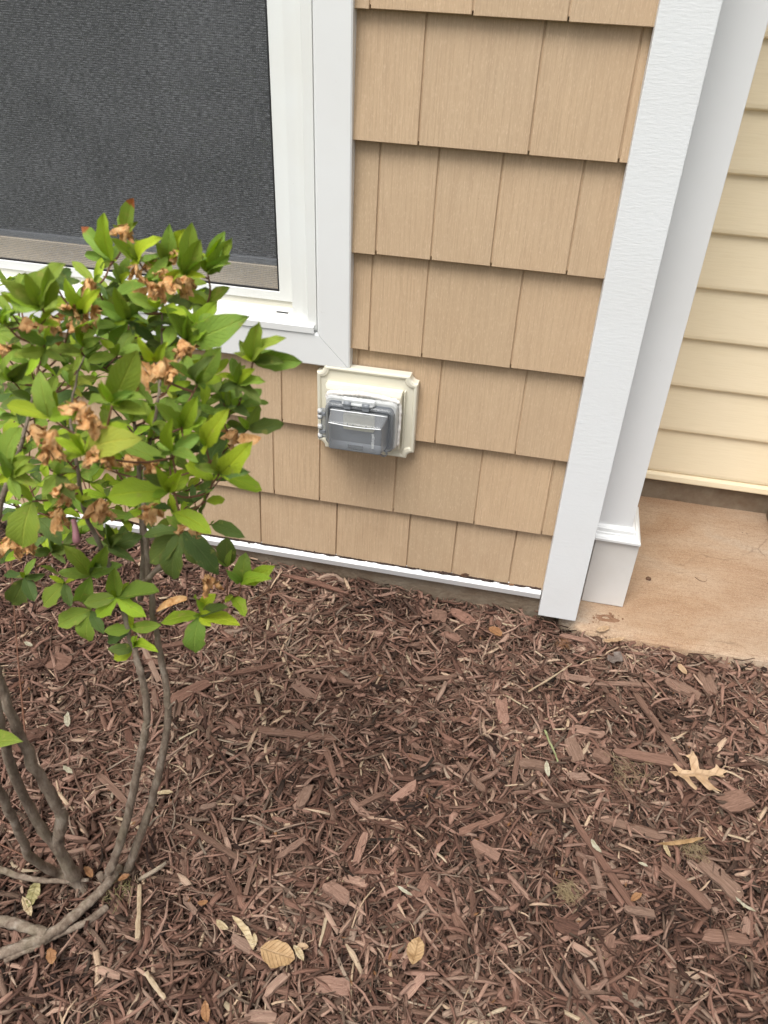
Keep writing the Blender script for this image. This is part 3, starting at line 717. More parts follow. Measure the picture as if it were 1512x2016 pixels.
def add_leaf(B, T, shade, ratio=None, brown=0, facing=None):
    a = T - B; Ln = a.length
    if Ln < .004: return
    a = a / Ln
    tc = (camv - (B + T) * .5).normalized()
    fw = random.uniform(.15, .75) if facing is None else facing
    n = (tc * fw + Vector((0, 0, 1)) * (1 - fw) + Vector((random.uniform(-.3, .3), random.uniform(-.3, .3), random.uniform(-.2, .2)))).normalized()
    n = (n - a * n.dot(a)); n = n.normalized() if n.length > .05 else a.orthogonal().normalized()
    xax = a.cross(n).normalized()
    wr = (ratio or random.uniform(.88, 1.15)) * Ln
    m = Matrix((( xax.x * wr, a.x * Ln, n.x * Ln, B.x), (xax.y * wr, a.y * Ln, n.y * Ln, B.y), (xax.z * wr, a.z * Ln, n.z * Ln, B.z), (0, 0, 0, 1)))
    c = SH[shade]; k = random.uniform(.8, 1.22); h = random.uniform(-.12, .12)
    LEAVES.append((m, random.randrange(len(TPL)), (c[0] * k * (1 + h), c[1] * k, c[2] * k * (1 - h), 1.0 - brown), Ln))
ROS = [  # base pixel, depth, shade, leaf tips (u, v[, shade[, ratio]])
 (247, 461, -.62, 1, [(262, 390, 1, 1.25), (271, 436), (222, 442)]),
 (219, 514, -.64, 1, [(203, 420, 2), (161, 446, 1), (167, 501), (243, 478), (196, 528)]),
 (274, 516, -.64, 1, [(218, 469), (317, 467, 2), (313, 505), (254, 522), (268, 470)]),
 (239, 558, -.63, 1, [(253, 505), (256, 535, 2), (222, 530)]),
 (186, 556, -.66, 1, [(142, 514), (157, 558, 2), (197, 539), (213, 590, 0)]),
 (165, 611, -.70, 2, [(127, 548, 2, 1.2), (135, 570), (197, 567, 2), (112, 612, 0), (147, 648, 0)]),
 (83, 605, -.78, 1, [(2, 550, 1), (125, 518, 1, 1.25), (93, 524), (49, 537), (97, 569, 2), (21, 596), (12, 580, 2)]),
 (252, 630, -.67, 1, [(224, 565, 1, 1.1), (290, 601, 1), (176, 592), (224, 637, 2), (292, 637), (190, 660), (218, 690), (303, 668, 0), (262, 660, 0)]),
 (84, 637, -.77, 2, [(112, 609, 2), (63, 620), (104, 640)]),
 (163, 681, -.70, 1, [(186, 630, 2), (199, 664), (140, 650, 0), (130, 690)]),
 (12, 640, -.76, 1, [(-18, 612), (8, 606), (36, 632, 0), (-10, 660), (28, 610, 2)]),
 (91, 677, -.74, 1, [(118, 632, 0), (32, 651), (49, 640, 0), (128, 665, 0), (70, 655)]),
 (327, 525, -.63, 1, [(333, 441), (361, 451, 2), (307, 474), (358, 495, 2), (300, 500, 0)]),
 (365, 541, -.66, 1, [(394, 471, 1, 1.2), (377, 438), (407, 508), (405, 546, 2), (339, 531, 2), (352, 498)]),
 (409, 537, -.64, 1, [(442, 456), (455, 469), (439, 465, 2), (451, 501), (454, 518), (392, 495), (424, 500)]),
 (314, 573, -.66, 2, [(303, 546, 2), (354, 533, 2), (287, 552, 0), (330, 590, 0)]),
 (378, 582, -.62, 0, [(431, 581, 0), (411, 632, 0), (330, 596, 0), (352, 610, 0)]),
 (300, 640, -.62, 0, [(322, 655, 0), (338, 612, 0), (268, 645, 0), (318, 622, 0)]),
 (370, 672, -.68, 1, [(325, 604, 1, 1.15), (368, 622), (426, 594, 2), (430, 626, 2), (489, 622), (345, 655, 0), (398, 690)]),
 (498, 710, -.70, 1, [(508, 635, 1, 1.2), (561, 664), (595, 712, 1), (559, 713, 0), (458, 695), (540, 690)]),
 (222, 793, -.83, 1, [(269, 689, 1, 1.15), (250, 723, 2, .6), (197, 748, 2, .7), (288, 784), (173, 795), (290, 815, 1, 1.1), (262, 770)]),
 (99, 824, -.82, 2, [(78, 731, 1, 1.2), (13, 797, 2), (165, 814, 2)]),
 (165, 894, -.84, 2, [(250, 835, 2), (84, 924, 2, 1.1), (131, 850, 2), (157, 856, 2), (277, 862, 3, 1.1)]),
 (23, 750, -.78, 1, [(3, 717), (34, 714), (32, 687), (64, 748), (-15, 735), (55, 712, 0)]),
 (91, 689, -.73, 1, [(36, 697), (161, 693), (85, 722), (130, 712), (60, 676, 0)]),
 (22, 936, -.80, 1, [(40, 841, 1, 1.2), (59, 898), (-5, 885), (70, 915), (75, 958), (-12, 950, 2), (40, 985)]),
 (161, 700, -.68, 1, [(209, 709), (146, 731), (197, 674), (175, 735), (128, 695)]),
 (140, 760, -.70, 1, [(193, 744, 3), (163, 782, 3), (182, 758, 3), (118, 735, 0)]),
 (64, 788, -.68, 0, [(0, 800, 0), (38, 835, 0), (20, 770, 0)]),
 (296, 837, -.72, 1, [(305, 805, 2), (270, 812), (318, 860, 0), (285, 870), (330, 835)]),
 (114, 935, -.80, 1, [(148, 985, 0, 1.15), (102, 992, 1), (85, 975), (150, 930, 0), (130, 960, 0)]),
 (333, 913, -.74, 1, [(237, 873, 1, 1.0), (300, 900, 0), (350, 890)]),
 (390, 755, -.74, 1, [(434, 683, 1, 1.1), (358, 697, 1), (331, 714, 1), (438, 746, 2), (398, 704), (420, 700, 0)]),
 (468, 755, -.69, 1, [(501, 725, 2), (521, 750, 1), (443, 738, 2), (456, 704), (472, 712), (515, 795, 0), (470, 790, 0), (430, 770, 0)]),
 (303, 710, -.74, 2, [(270, 662, 2), (326, 672, 2, .8), (283, 700, 1)]),
 (330, 770, -.70, 3, [(313, 762, 3, 1.1), (340, 785, 3)]),
 (358, 843, -.76, 1, [(388, 780, 2), (305, 793, 1), (329, 780), (407, 824, 2), (345, 808), (395, 800, 0)]),
 (487, 846, -.69, 0, [(511, 797, 1), (559, 834, 0), (447, 831, 0), (455, 850, 0)]),
 (449, 803, -.70, 2, [(502, 803, 2, 1.2), (430, 785, 0), (420, 815, 1)]),
 (405, 877, -.78, 2, [(449, 805, 2, 1.0), (394, 839, 2, .7), (392, 862, 2, .6)]),
 (337, 890, -.78, 2, [(337, 824, 2, .85), (308, 871, 1), (394, 856, 1), (390, 909, 1)]),
 (434, 932, -.78, 2, [(495, 869, 2, 1.1), (426, 892, 1), (491, 928, 0), (515, 966, 2, 1.05), (440, 905, 2, .6)]),
 (420, 945, -.77, 2, [(365, 915, 2, 1.1), (392, 960, 0)]),
 (333, 968, -.80, 2, [(305, 918, 2, .9), (356, 926, 2, .8), (373, 938, 2), (299, 980, 2), (212, 978, 2, 1.05), (280, 935, 0)]),
 (398, 922, -.70, 0, [(447, 850, 0, 1.3), (370, 900, 0)]),
 (405, 987, -.77, 2, [(443, 983, 2, 1.3), (400, 1020, 0)]),
 (341, 1008, -.78, 2, [(416, 1050, 2, 1.2), (300, 1000, 0)]),
 (358, 1044, -.72, 0, [(281, 1055, 0), (295, 1107, 0, 1.1), (333, 1102, 0), (401, 1114, 0), (430, 1131, 0, 1.1), (341, 1140, 0)]),
 (416, 1032, -.71, 0, [(482, 1057, 0, 1.1)]),
 (447, 1116, -.69, 0, [(447, 1058, 0, 1.5)]),
 (475, 1148, -.71, 2, [(483, 1088, 1, 1.2), (541, 1114, 2), (445, 1122, 1), (534, 1138, 2)]),
 (456, 1171, -.71, 2, [(483, 1213, 2, 1.2)]),
 (394, 1211, -.72, 2, [(381, 1177, 2), (424, 1169, 2), (316, 1226, 2), (472, 1230, 2, 1.1), (416, 1233, 2, 1.4), (384, 1285, 1, 1.05), (450, 1195, 0)]),
 (178, 1133, -.73, 1, [(125, 1074, 1), (207, 1074, 1), (114, 1127, 1), (157, 1184, 1, 1.1), (241, 1112, 1), (200, 1115, 0)]),
 (127, 1148, -.72, 1, [(76, 1114, 1, 1.1), (85, 1192, 1), (108, 1190, 0), (140, 1195, 0)]),
 (229, 1175, -.73, 1, [(224, 1118, 1, 1.1), (288, 1214, 2, 1.1), (190, 1213, 2), (165, 1188, 1), (313, 1163, 1)]),
 (180, 1201, -.71, 0, [(114, 1232, 1), (174, 1262, 1, 1.1), (205, 1248, 0)]),
 (258, 1237, -.72, 1, [(205, 1243, 1), (317, 1230, 1), (253, 1222, 2), (212, 1262, 0)]),
 (265, 1275, -.72, 1, [(311, 1282, 2, 1.2), (224, 1297, 2), (265, 1252, 2), (212, 1278, 0)]),
 (63, 987, -.80, 1, [(44, 1078, 1, 1.25)]),
 (72, 1019, -.76, 0, [(121, 1073, 0, 1.25), (30, 1050, 0)]),
 (49, 1135, -.70, 0, [(23, 1188, 0, 1.2), (68, 1184, 0, 1.1), (88, 1129, 0), (10, 1130, 0)]),
 (214, 1076, -.69, 0, [(281, 1055, 0), (207, 1031, 0), (265, 1105, 0), (170, 1060, 0), (240, 1050, 0)]),
 (161, 990, -.76, 1, [(196, 1011, 1, 1.2), (190, 985, 0)]),
 (100, 1085, -.68, 0, [(60, 1090, 0), (130, 1110, 0), (95, 1050, 0), (150, 1075, 0)]),
 (-60, 1500, -.86, 1, [(40, 1456, 1, 1.0)]),
]
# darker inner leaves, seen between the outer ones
FILL = [(40, 600), (60, 660), (110, 655), (140, 620), (205, 600), (230, 600), (290, 560), (350, 560), (280, 610), (340, 640), (240, 670), (280, 690), (60, 720), (110, 740), (200, 720), (240, 740),
        (350, 720), (420, 740), (450, 770), (400, 800), (370, 800), (30, 820), (60, 870), (20, 900), (210, 850), (260, 830), (240, 900), (300, 880), (350, 870), (280, 940), (230, 950),
        (180, 950), (130, 920), (80, 950), (40, 1010), (140, 1000), (200, 1010), (250, 990), (300, 1020), (370, 960), (420, 900), (450, 890), (20, 1080), (160, 1050), (110, 1030), (10, 700), (440, 820), (380, 990), (240, 1020), (310, 960),
        (15, 560), (40, 575), (70, 570), (110, 560), (20, 655), (45, 690), (75, 700), (5, 780), (90, 770), (130, 800), (50, 930), (110, 970), (10, 990), (60, 1040), (90, 1000), (5, 860), (150, 870), (210, 790), (330, 690), (300, 650), (390, 640), (360, 590), (330, 560), (410, 600),
        (150, 590), (190, 640), (215, 570), (255, 590), (310, 610), (130, 680), (230, 700), (270, 720), (310, 740), (340, 760), (180, 760), (250, 800), (300, 800), (330, 820), (380, 830), (420, 850), (180, 860), (220, 880), (270, 860), (320, 850), (200, 920), (250, 960), (160, 930), (330, 930), (380, 930), (410, 940), (100, 880), (40, 780), (15, 740), (120, 1060), (60, 1080), (30, 960), (230, 1060), (180, 1020),
        (25, 620), (55, 640), (90, 610), (120, 700), (150, 720), (60, 750), (100, 800), (20, 830), (70, 820), (130, 840), (40, 890), (85, 910), (20, 950), (65, 980), (120, 1010), (290, 770), (350, 780), (400, 770), (440, 790), (470, 800), (290, 910), (360, 890), (400, 870), (450, 920), (270, 1000), (330, 1000), (360, 1020), (210, 980), (300, 840), (260, 660)]
rosettes = []; EXTRA = []
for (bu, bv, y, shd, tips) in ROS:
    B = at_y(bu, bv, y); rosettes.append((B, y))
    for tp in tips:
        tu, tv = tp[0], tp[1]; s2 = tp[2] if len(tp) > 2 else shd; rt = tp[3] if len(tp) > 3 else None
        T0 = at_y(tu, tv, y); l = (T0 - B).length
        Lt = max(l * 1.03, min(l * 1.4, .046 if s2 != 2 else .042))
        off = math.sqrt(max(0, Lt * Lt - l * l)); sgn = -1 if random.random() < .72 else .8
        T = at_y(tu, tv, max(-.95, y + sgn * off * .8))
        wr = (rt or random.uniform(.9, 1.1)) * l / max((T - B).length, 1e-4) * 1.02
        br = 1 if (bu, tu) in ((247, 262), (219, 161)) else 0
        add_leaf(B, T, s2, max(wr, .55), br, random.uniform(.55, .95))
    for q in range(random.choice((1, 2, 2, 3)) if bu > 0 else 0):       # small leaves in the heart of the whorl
        th = random.uniform(0, 6.28); el = random.uniform(.15, 1.3); Ll = random.uniform(.014, .027)
        EXTRA.append((B, B + Vector((math.cos(th) * math.cos(el), math.sin(th) * math.cos(el), math.sin(el))) * Ll, random.choice((1, 2, 2))))
NEXP = len(LEAVES)
for B, T, s2 in EXTRA: add_leaf(B, T, s2, random.uniform(.8, 1.1), 0, random.uniform(.4, .9))
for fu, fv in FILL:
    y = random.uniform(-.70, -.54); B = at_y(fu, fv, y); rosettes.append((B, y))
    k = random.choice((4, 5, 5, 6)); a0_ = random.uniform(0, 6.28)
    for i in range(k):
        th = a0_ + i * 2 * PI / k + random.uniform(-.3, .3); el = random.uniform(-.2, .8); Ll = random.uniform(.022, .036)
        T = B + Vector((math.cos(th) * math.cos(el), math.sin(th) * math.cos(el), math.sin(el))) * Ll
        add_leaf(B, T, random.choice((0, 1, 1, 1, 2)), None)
NSEEN = len(LEAVES)
# the part of the bush past the frame
for i in range(60):
    B = Vector((random.gauss(-.52, .12), random.gauss(-.78, .14), random.gauss(.78, .17)))
    if B.x > -.36 - max(0, (B.y + .75)) * .9: continue
    rosettes.append((B, B.y))
    for j in range(5):
        th = random.uniform(0, 6.28); el = random.uniform(-.1, .9)
        add_leaf(B, B + Vector((math.cos(th) * math.cos(el), math.sin(th) * math.cos(el), math.sin(el))) * random.uniform(.03, .046), random.choice((0, 1, 1, 2)))
order = sorted(range(NSEEN), key=lambda i: -LEAVES[i][3])[:300]
for i in order:
    m, t, c, _ = LEAVES[i]
    o = bpy.data.objects.new('leaf', TPL[t][0]); COL.objects.link(o); o.parent = BUSH; o.matrix_world = m; o.color = c
used_ = set(order); rest = [l for i, l in enumerate(LEAVES) if i not in used_]
V = []; F = []; U = []; CO = []
for m, t, c, _ in rest:
    A = np.array(m); tv = TPL[t][1]; base = sum(len(q) for q in V)
    V.append(tv @ A[:3, :3].T + A[:3, 3]); F += [tuple(base + k for k in f) for f in TPL[t][2]]; U.append(TPL[t][3]); CO.append(np.tile(c, (len(tv), 1)))
V = np.concatenate(V); U = np.concatenate(U); CO = np.concatenate(CO); CO[:, 3] = 1
me = bpy.data.meshes.new('foliage'); me.from_pydata(V.tolist(), [], F); ul = me.uv_layers.new(name='UVMap')
li = np.zeros(len(me.loops), dtype=np.int32); me.loops.foreach_get('vertex_index', li); ul.data.foreach_set('uv', U[li].astype(np.float32).ravel())
ca = me.attributes.new('tint', 'FLOAT_COLOR', 'POINT'); ca.data.foreach_set('color', CO.astype(np.float32).ravel())
tag(link('foliage', me, M['leaf_mass'], BUSH, True), kind='stuff')

# stems (pixels of their axis, depth, radius)
def stem(path, r0, r1, nm='stem', m='bark', jit=.12):
    pts = [at_z(u, v, d) if zz else at_y(u, v, d) for u, v, d, zz in path]
    sp = spline(pts, 9); n = len(sp); k0 = random.uniform(0, 90); rad = []
    for i in range(n):
        knot = max(0, noise.noise((i * .55 + k0, 3.1, 0)) - .25) * .65          # swollen nodes and old scars
        rad.append((r0 + (r1 - r0) * i / (n - 1)) * (1 + .12 * noise.noise((i * .3 + k0, 0, 0)) + knot))
        sp[i] = sp[i] + Vector((noise.noise((i * .33 + k0, 1, 0)), noise.noise((i * .33 + k0, 2, 0)), 0)) * r0 * .28
    vs_, fs_ = tube_data(sp, rad, 10, jit); pyd(nm, vs_, fs_, M[m], BUSH, True); return spline(pts, 6)
Y, Z_ = 0, 1
nodes = []
nodes += stem([(170, 1768, -.02, 1), (150, 1730, .02, 1), (115, 1668, -.79, 0), (120, 1605, -.79, 0), (80, 1532, -.80, 0), (40, 1450, -.80, 0), (8, 1365, -.80, 0), (-14, 1280, -.80, 0), (-20, 1150, -.79, 0), (0, 1000, -.78, 0), (40, 880, -.77, 0), (70, 760, -.75, 0)], .0108, .0012)
nodes += stem([(117, 1675, -.79, 0), (78, 1625, -.80, 0), (32, 1535, -.81, 0), (6, 1450, -.82, 0), (-10, 1380, -.83, 0), (-50, 1200, -.84, 0), (-60, 1050, -.84, 0)], .0075, .0045)
nodes += stem([(155, 1742, .0, 1), (110, 1718, .012, 1), (62, 1688, -.80, 0), (30, 1622, -.82, 0), (0, 1560, -.84, 0), (-40, 1480, -.86, 0)], .0075, .005)
nodes += stem([(196, 1775, -.02, 1), (212, 1728, .012, 1), (236, 1660, -.755, 0), (253, 1600, -.75, 0), (268, 1530, -.745, 0), (284, 1450, -.74, 0), (289, 1395, -.735, 0), (276, 1320, -.73, 0), (255, 1250, -.72, 0), (235, 1170, -.72, 0), (200, 1080, -.73, 0), (165, 1000, -.75, 0), (150, 900, -.76, 0), (140, 800, -.74, 0), (165, 700, -.69, 0)], .0074, .0008)
nodes += stem([(238, 1745, -.02, 1), (252, 1712, .01, 1), (272, 1655, -.735, 0), (292, 1600, -.73, 0), (313, 1520, -.725, 0), (328, 1440, -.72, 0), (330, 1375, -.715, 0), (318, 1300, -.71, 0), (302, 1210, -.71, 0), (290, 1100, -.71, 0), (283, 1000, -.71, 0), (290, 900, -.71, 0), (310, 800, -.70, 0), (318, 700, -.67, 0), (318, 600, -.65, 0)], .0072, .0008)
nodes += stem([(276, 1180, -.69, 0), (282, 1100, -.68, 0), (278, 1000, -.67, 0), (270, 880, -.67, 0), (255, 760, -.66, 0), (245, 640, -.65, 0)], .0038, .0010)
nodes += stem([(250, 1190, -.72, 0), (280, 1150, -.715, 0), (320, 1110, -.72, 0), (350, 1060, -.72, 0)], .0036, .0026)
# branches lying on the mulch
stem([(236, 1708, .006, 1), (204, 1748, .022, 1), (160, 1790, .02, 1), (112, 1830, .018, 1), (60, 1856, .016, 1), (0, 1877, .014, 1), (-60, 1890, .012, 1)], .007, .0085)
stem([(212, 1786, .006, 1), (170, 1815, .010, 1), (120, 1838, .010, 1), (60, 1868, .012, 1), (8, 1892, .012, 1)], .0058, .0035)
stem([(-40, 1808, .016, 1), (0, 1812, .018, 1), (50, 1825, .02, 1), (92, 1838, .02, 1)], .0085, .0075)
stem([(-40, 1702, .02, 1), (0, 1712, .022, 1), (50, 1728, .024, 1), (110, 1735, .022, 1), (175, 1732, .018, 1)], .006, .0028)
stem([(294, 1625, -.73, 0), (305, 1612, -.735, 0), (318, 1605, -.735, 0)], .0022, .0012)
for (u, v, y, du, dv) in ((112, 1600, -.79, 16, -10), (60, 1490, -.80, -14, -16), (252, 1605, -.75, -14, -12), (330, 1400, -.718, 14, -18), (286, 1440, -.74, 14, -14), (80, 1640, -.80, -12, -12), (305, 1240, -.71, 14, -16)):
    a_ = at_y(u, v, y); b_ = at_y(u + du, v + dv, y - .006); tube('side_shoot', [a_, (a_ + b_) * .5 + Vector((0, 0, .002)), b_], .0019, .0010, M['bark'], BUSH, 6, 3, .3)
cut = tube('cut_stub', [at_z(208, 1738, .005), at_z(200, 1728, .018), at_z(195, 1720, .026)], .0058, .0054, M['bark'], BUSH, 9, 3)
# twigs: each leaf whorl joins the nearest lower wood
for B, y in sorted(rosettes, key=lambda q: q[0].z):
    best = None
    for nd_ in nodes:
        dz = B.z - nd_.z; d = (B - nd_).length
        if dz < .008: continue
        cst = d + (.06 if dz < .3 * d else 0)
        if best is None or cst < best[0]: best = (cst, nd_)
    if best is None or best[0] > .5: continue
    A = best[1]; mid = (A + B) * .5 + Vector((random.uniform(-.006, .006), random.uniform(-.006, .006), -.05 * (B - A).length))
    tube('twig', [A, mid, B], .0012, .0008, M['twig'], BUSH, 6, 4)
    nodes += [mid, B - (B - mid) * .3]
# wilted flowers
def wilt_template(seed):
    r = random.Random(seed); vs = []; fs = []
    for p in range(6):
        th = p * 2 * PI / 6 + r.uniform(-.4, .4); spread = r.uniform(.30, .62); Lp = r.uniform(.45, .9); cu = r.uniform(-.2, 1.3); base = len(vs)
        for i in range(6):
            t = i / 5; rad = .05 + spread * t * (1 - .35 * t); zz = Lp * t - .30 * cu * t * t; hw = .05 + .24 * math.sin(PI * min(1, t * .85 + .1))
            for j in range(4):
                s = j / 3 - .5; q = th + s * hw * 4
                cr = .17 * t * math.sin(j * 2.6 + i * 1.9 + p + r.uniform(-.9, .9))
                vs.append((math.cos(q) * (rad + cr), math.sin(q) * (rad + cr), zz + .14 * t * r.uniform(-1, 1)))
        for i in range(5):
            for j in range(3):
                a = base + i * 4 + j; fs.append((a, a + 1, a + 5, a + 4))
    me = bpy.data.meshes.new('wilted_flower'); me.from_pydata(vs, [], fs); me.materials.append(M['wilted'])
    me.polygons.foreach_set('use_smooth', [True] * len(me.polygons)); me.update(); return me
WT = [wilt_template(s) for s in range(6)]
FLW = [(258, 465, -.63, .026), (341, 560, -.67, .03), (306, 585, -.68, .034), (375, 562, -.65, .026), (174, 566, -.67, .022), (180, 612, -.68, .030), (150, 622, -.70, .022), (122, 650, -.72, .026), (292, 528, -.63, .022),
       (352, 505, -.64, .018), (413, 660, -.67, .022), (358, 688, -.71, .026), (280, 738, -.75, .032), (325, 728, -.75, .030), (4, 695, -.77, .022), (178, 825, -.84, .032), (114, 872, -.84, .032), (195, 893, -.84, .030),
       (66, 855, -.76, .028), (252, 915, -.78, .028), (129, 970, -.81, .026), (125, 1020, -.78, .030), (203, 1000, -.77, .030), (70, 1068, -.78, .028), (28, 1075, -.79, .034), (312, 1006, -.78, .024), (382, 1046, -.74, .028),
       (300, 925, -.77, .022), (407, 1146, -.73, .028), (55, 640, -.76, .02), (468, 864, -.70, .026), (142, 616, -.71, .02),
       (330, 548, -.66, .022), (318, 575, -.69, .024), (270, 535, -.65, .02), (160, 640, -.71, .024), (100, 640, -.76, .022), (268, 760, -.76, .026), (336, 742, -.75, .022), (190, 838, -.845, .026), (104, 885, -.845, .024), (205, 905, -.845, .024), (140, 985, -.80, .022), (60, 1085, -.79, .022), (210, 1015, -.77, .022), (370, 700, -.72, .02), (300, 1012, -.785, .02)]
for i, (u, v, y, s) in enumerate(FLW):
    o = bpy.data.objects.new('wilted_flower', WT[i % 6]); COL.objects.link(o); o.parent = BUSH
    P = at_y(u, v, y) + Vector((0, 0, s * .4))
    dr = Vector((random.uniform(-.8, .8), random.uniform(-1.2, .1), -.8)).normalized()
    o.matrix_world = Matrix.Translation(P) @ dr.to_track_quat('Z', 'Y').to_matrix().to_4x4() @ Matrix.Rotation(random.uniform(0, 6), 4, 'Z') @ Matrix.Scale(s, 4)
bud = tube('faded_bud', [at_y(144, 1022, -.79), at_y(148, 1040, -.795), at_y(150, 1058, -.80), at_y(151, 1064, -.80)], .0024, .0042, simple('faded_pink', (.25, .11, .12), .6), BUSH, 9, 3)
# long dried petal hanging at the lower whorl
def petal(pts, wd, m, nm, parent=None):
    sp = spline([Vector(p) for p in pts], 4); vs = []; fs = []; n = len(sp)
    for i, p in enumerate(sp):
        t = (sp[min(i + 1, n - 1)] - sp[max(0, i - 1)]).normalized(); s = t.cross(camv - p).normalized(); nn = s.cross(t)
        hw = wd * math.sin(PI * min(1, .12 + .86 * i / (n - 1))) ** .8
        for q, l in ((-1, .25), (-.35, -.1), (.35, .12), (1, .3)): vs.append(p + s * hw * q + nn * hw * (l + .15 * math.sin(i * 1.7 + q)))
        if i:
            for q in range(3): a = (i - 1) * 4 + q; fs.append((a, a + 1, a + 5, a + 4))
    return pyd(nm, vs, fs, m, parent, True)
petal([at_y(368, 1178, -.735), at_y(350, 1180, -.74), at_y(326, 1190, -.745), at_y(308, 1204, -.745)], .0042, M['wilted'], 'dried_petal', BUSH)
petal([at_y(470, 862, -.71), at_y(492, 866, -.72), at_y(514, 862, -.72)], .006, M['wilted'], 'dried_petal', BUSH)

# ================================================================== MULCH
def inside(x, y):
    # free ground: not under the wall, not on the slab
    if x < .47: return y < .004
    return y < -.03 + .035 * max(0, 1 - (x - .47) / .05) + .006
N = 66000
def view_density(n):
    xs, ys = [], []
    while len(xs) < n:
        m = n
        x = rng.uniform(-.95, 1.25, m); y = rng.uniform(-1.25, .02, m)
        # mostly where the photograph looks
        lim_l = -.62 - (y + .1) * -.30; keep = rng.random(m) < np.where((x > -.78 + .45 * np.clip(-y - .1, 0, 1)) & (x < 1.02 - .12 * np.clip(-y, 0, 1)) & (y > -1.02), 1.0, .25)
        x = x[keep]; y = y[keep]
        ok = np.array([inside(a, b) for a, b in zip(x, y)]); xs += x[ok].tolist(); ys += y[ok].tolist()
    return np.array(xs[:n]), np.array(ys[:n])
px, py = view_density(N)
kind = rng.random(N)
Ls = np.where(kind < .46, rng.uniform(.012, .045, N), np.where(kind < .88, rng.uniform(.022, .075, N), rng.uniform(.024, .062, N)))
Ws = np.where(kind < .46, rng.uniform(.0006, .0016, N), np.where(kind < .88, rng.uniform(.0016, .0056, N), rng.uniform(.0050, .0105, N)))
Ts = np.where(kind < .46, Ws * .8, np.minimum(Ws * rng.uniform(.3, .7, N), .0032))
cur = np.where(kind < .46, rng.normal(0, .22, N), rng.normal(0, .08, N))
head = rng.uniform(0, 2 * PI, N); tilt = rng.normal(0, .20, N); rollv = rng.normal(0, .55, N)
layer = rng.random(N) ** 1.0
ghv = np.array([gh(a, b) for a, b in zip(px, py)])
pz = ghv - .010 + layer * .024 + np.abs(np.sin(tilt)) * Ls * .25
tone = np.clip(rng.beta(1.8, 2.6, N) * .88 + .06 + (layer - .5) * .12 + np.where(rng.random(N) < .045, .45, 0) - np.where(rng.random(N) < .12, .25, 0), 0, 1)
damp = np.array([noise.noise((a * 3.2, b * 3.2, 8.5)) + .5 * noise.noise((a * 9, b * 9, 2.5)) for a, b in zip(px, py)])
tone = np.clip(tone + .20 * damp, 0, 1)      # damp and sun-dried patches
RG = 4; s = np.linspace(-.5, .5, RG)
tp = np.stack([rng.uniform(.25, .9, N), rng.uniform(.8, 1.1, N), rng.uniform(.8, 1.1, N), rng.uniform(.2, .9, N)], 1)
cy = np.array([-1, 1, 1, -1]) * .5; cz = np.array([-1, -1, 1, 1]) * .5
lx = Ls[:, None, None] * s[None, :, None] + (rng.random((N, RG, 4)) - .5) * (Ws[:, None, None] * .9) * np.array([1, 0, 0, 1])[None, :, None]
ly = Ws[:, None, None] * tp[:, :, None] * cy[None, None, :] + (cur * Ls)[:, None, None] * (4 * s ** 2)[None, :, None] + (rng.random((N, RG, 1)) - .5) * (Ws[:, None, None] * .3)
lz = Ts[:, None, None] * (.5 + .5 * tp[:, :, None]) * cz[None, None, :] - (np.abs(rng.normal(0, .05, N)) * Ls)[:, None, None] * (4 * s ** 2)[None, :, None]
cr, sr = np.cos(rollv)[:, None, None], np.sin(rollv)[:, None, None]
ly, lz = ly * cr - lz * sr, ly * sr + lz * cr
ct, st_ = np.cos(tilt)[:, None, None], np.sin(tilt)[:, None, None]
lx, lz = lx * ct - lz * st_, lx * st_ + lz * ct
ch, sh_ = np.cos(head)[:, None, None], np.sin(head)[:, None, None]
wx = lx * ch - ly * sh_ + px[:, None, None]; wy = lx * sh_ + ly * ch + py[:, None, None]; wz = lz + pz[:, None, None]
VV = np.stack([wx, wy, wz], -1).reshape(-1, 3).astype(np.float32)
ymax = np.where(VV[:, 0] < .47, .006, -.026); VV[:, 1] = np.minimum(VV[:, 1], ymax)
q = []
for r in range(RG - 1):
    for k in range(4): q.append((r * 4 + k, r * 4 + (k + 1) % 4, (r + 1) * 4 + (k + 1) % 4, (r + 1) * 4 + k))
q += [(3, 2, 1, 0), (12, 13, 14, 15)]
q = np.array(q, dtype=np.int32)
FF = (q[None] + (np.arange(N, dtype=np.int32) * 16)[:, None, None]).reshape(-1, 4)
me = bpy.data.meshes.new('mulch_shreds')
me.vertices.add(len(VV)); me.vertices.foreach_set('co', VV.ravel())
me.loops.add(FF.size); me.loops.foreach_set('vertex_index', FF.ravel())
me.polygons.add(len(FF)); me.polygons.foreach_set('loop_start', np.arange(0, FF.size, 4, dtype=np.int32)); me.polygons.foreach_set('loop_total', np.full(len(FF), 4, dtype=np.int32))
me.update(calc_edges=True)
ha = me.attributes.new('hue', 'FLOAT', 'POINT'); ha.data.foreach_set('value', np.repeat(rng.beta(.6, 1.9, N), 16).astype(np.float32))
ta = me.attributes.new('tone', 'FLOAT', 'POINT'); ta.data.foreach_set('value', np.repeat(tone, 16).astype(np.float32))
gr = np.stack([np.broadcast_to(Ls[:, None, None] * s[None, :, None], (N, RG, 4)) * 25 + rng.uniform(0, 500, N)[:, None, None],
               np.broadcast_to(Ws[:, None, None] * cy[None, None, :], (N, RG, 4)) * 900, np.broadcast_to(Ts[:, None, None] * cz[None, None, :], (N, RG, 4)) * 900], -1).reshape(-1, 3)
ga = me.attributes.new('grain', 'FLOAT_VECTOR', 'POINT'); ga.data.foreach_set('vector', gr.astype(np.float32).ravel())
tag(link('mulch_shreds', me, M['mulch'], BED), kind='stuff')

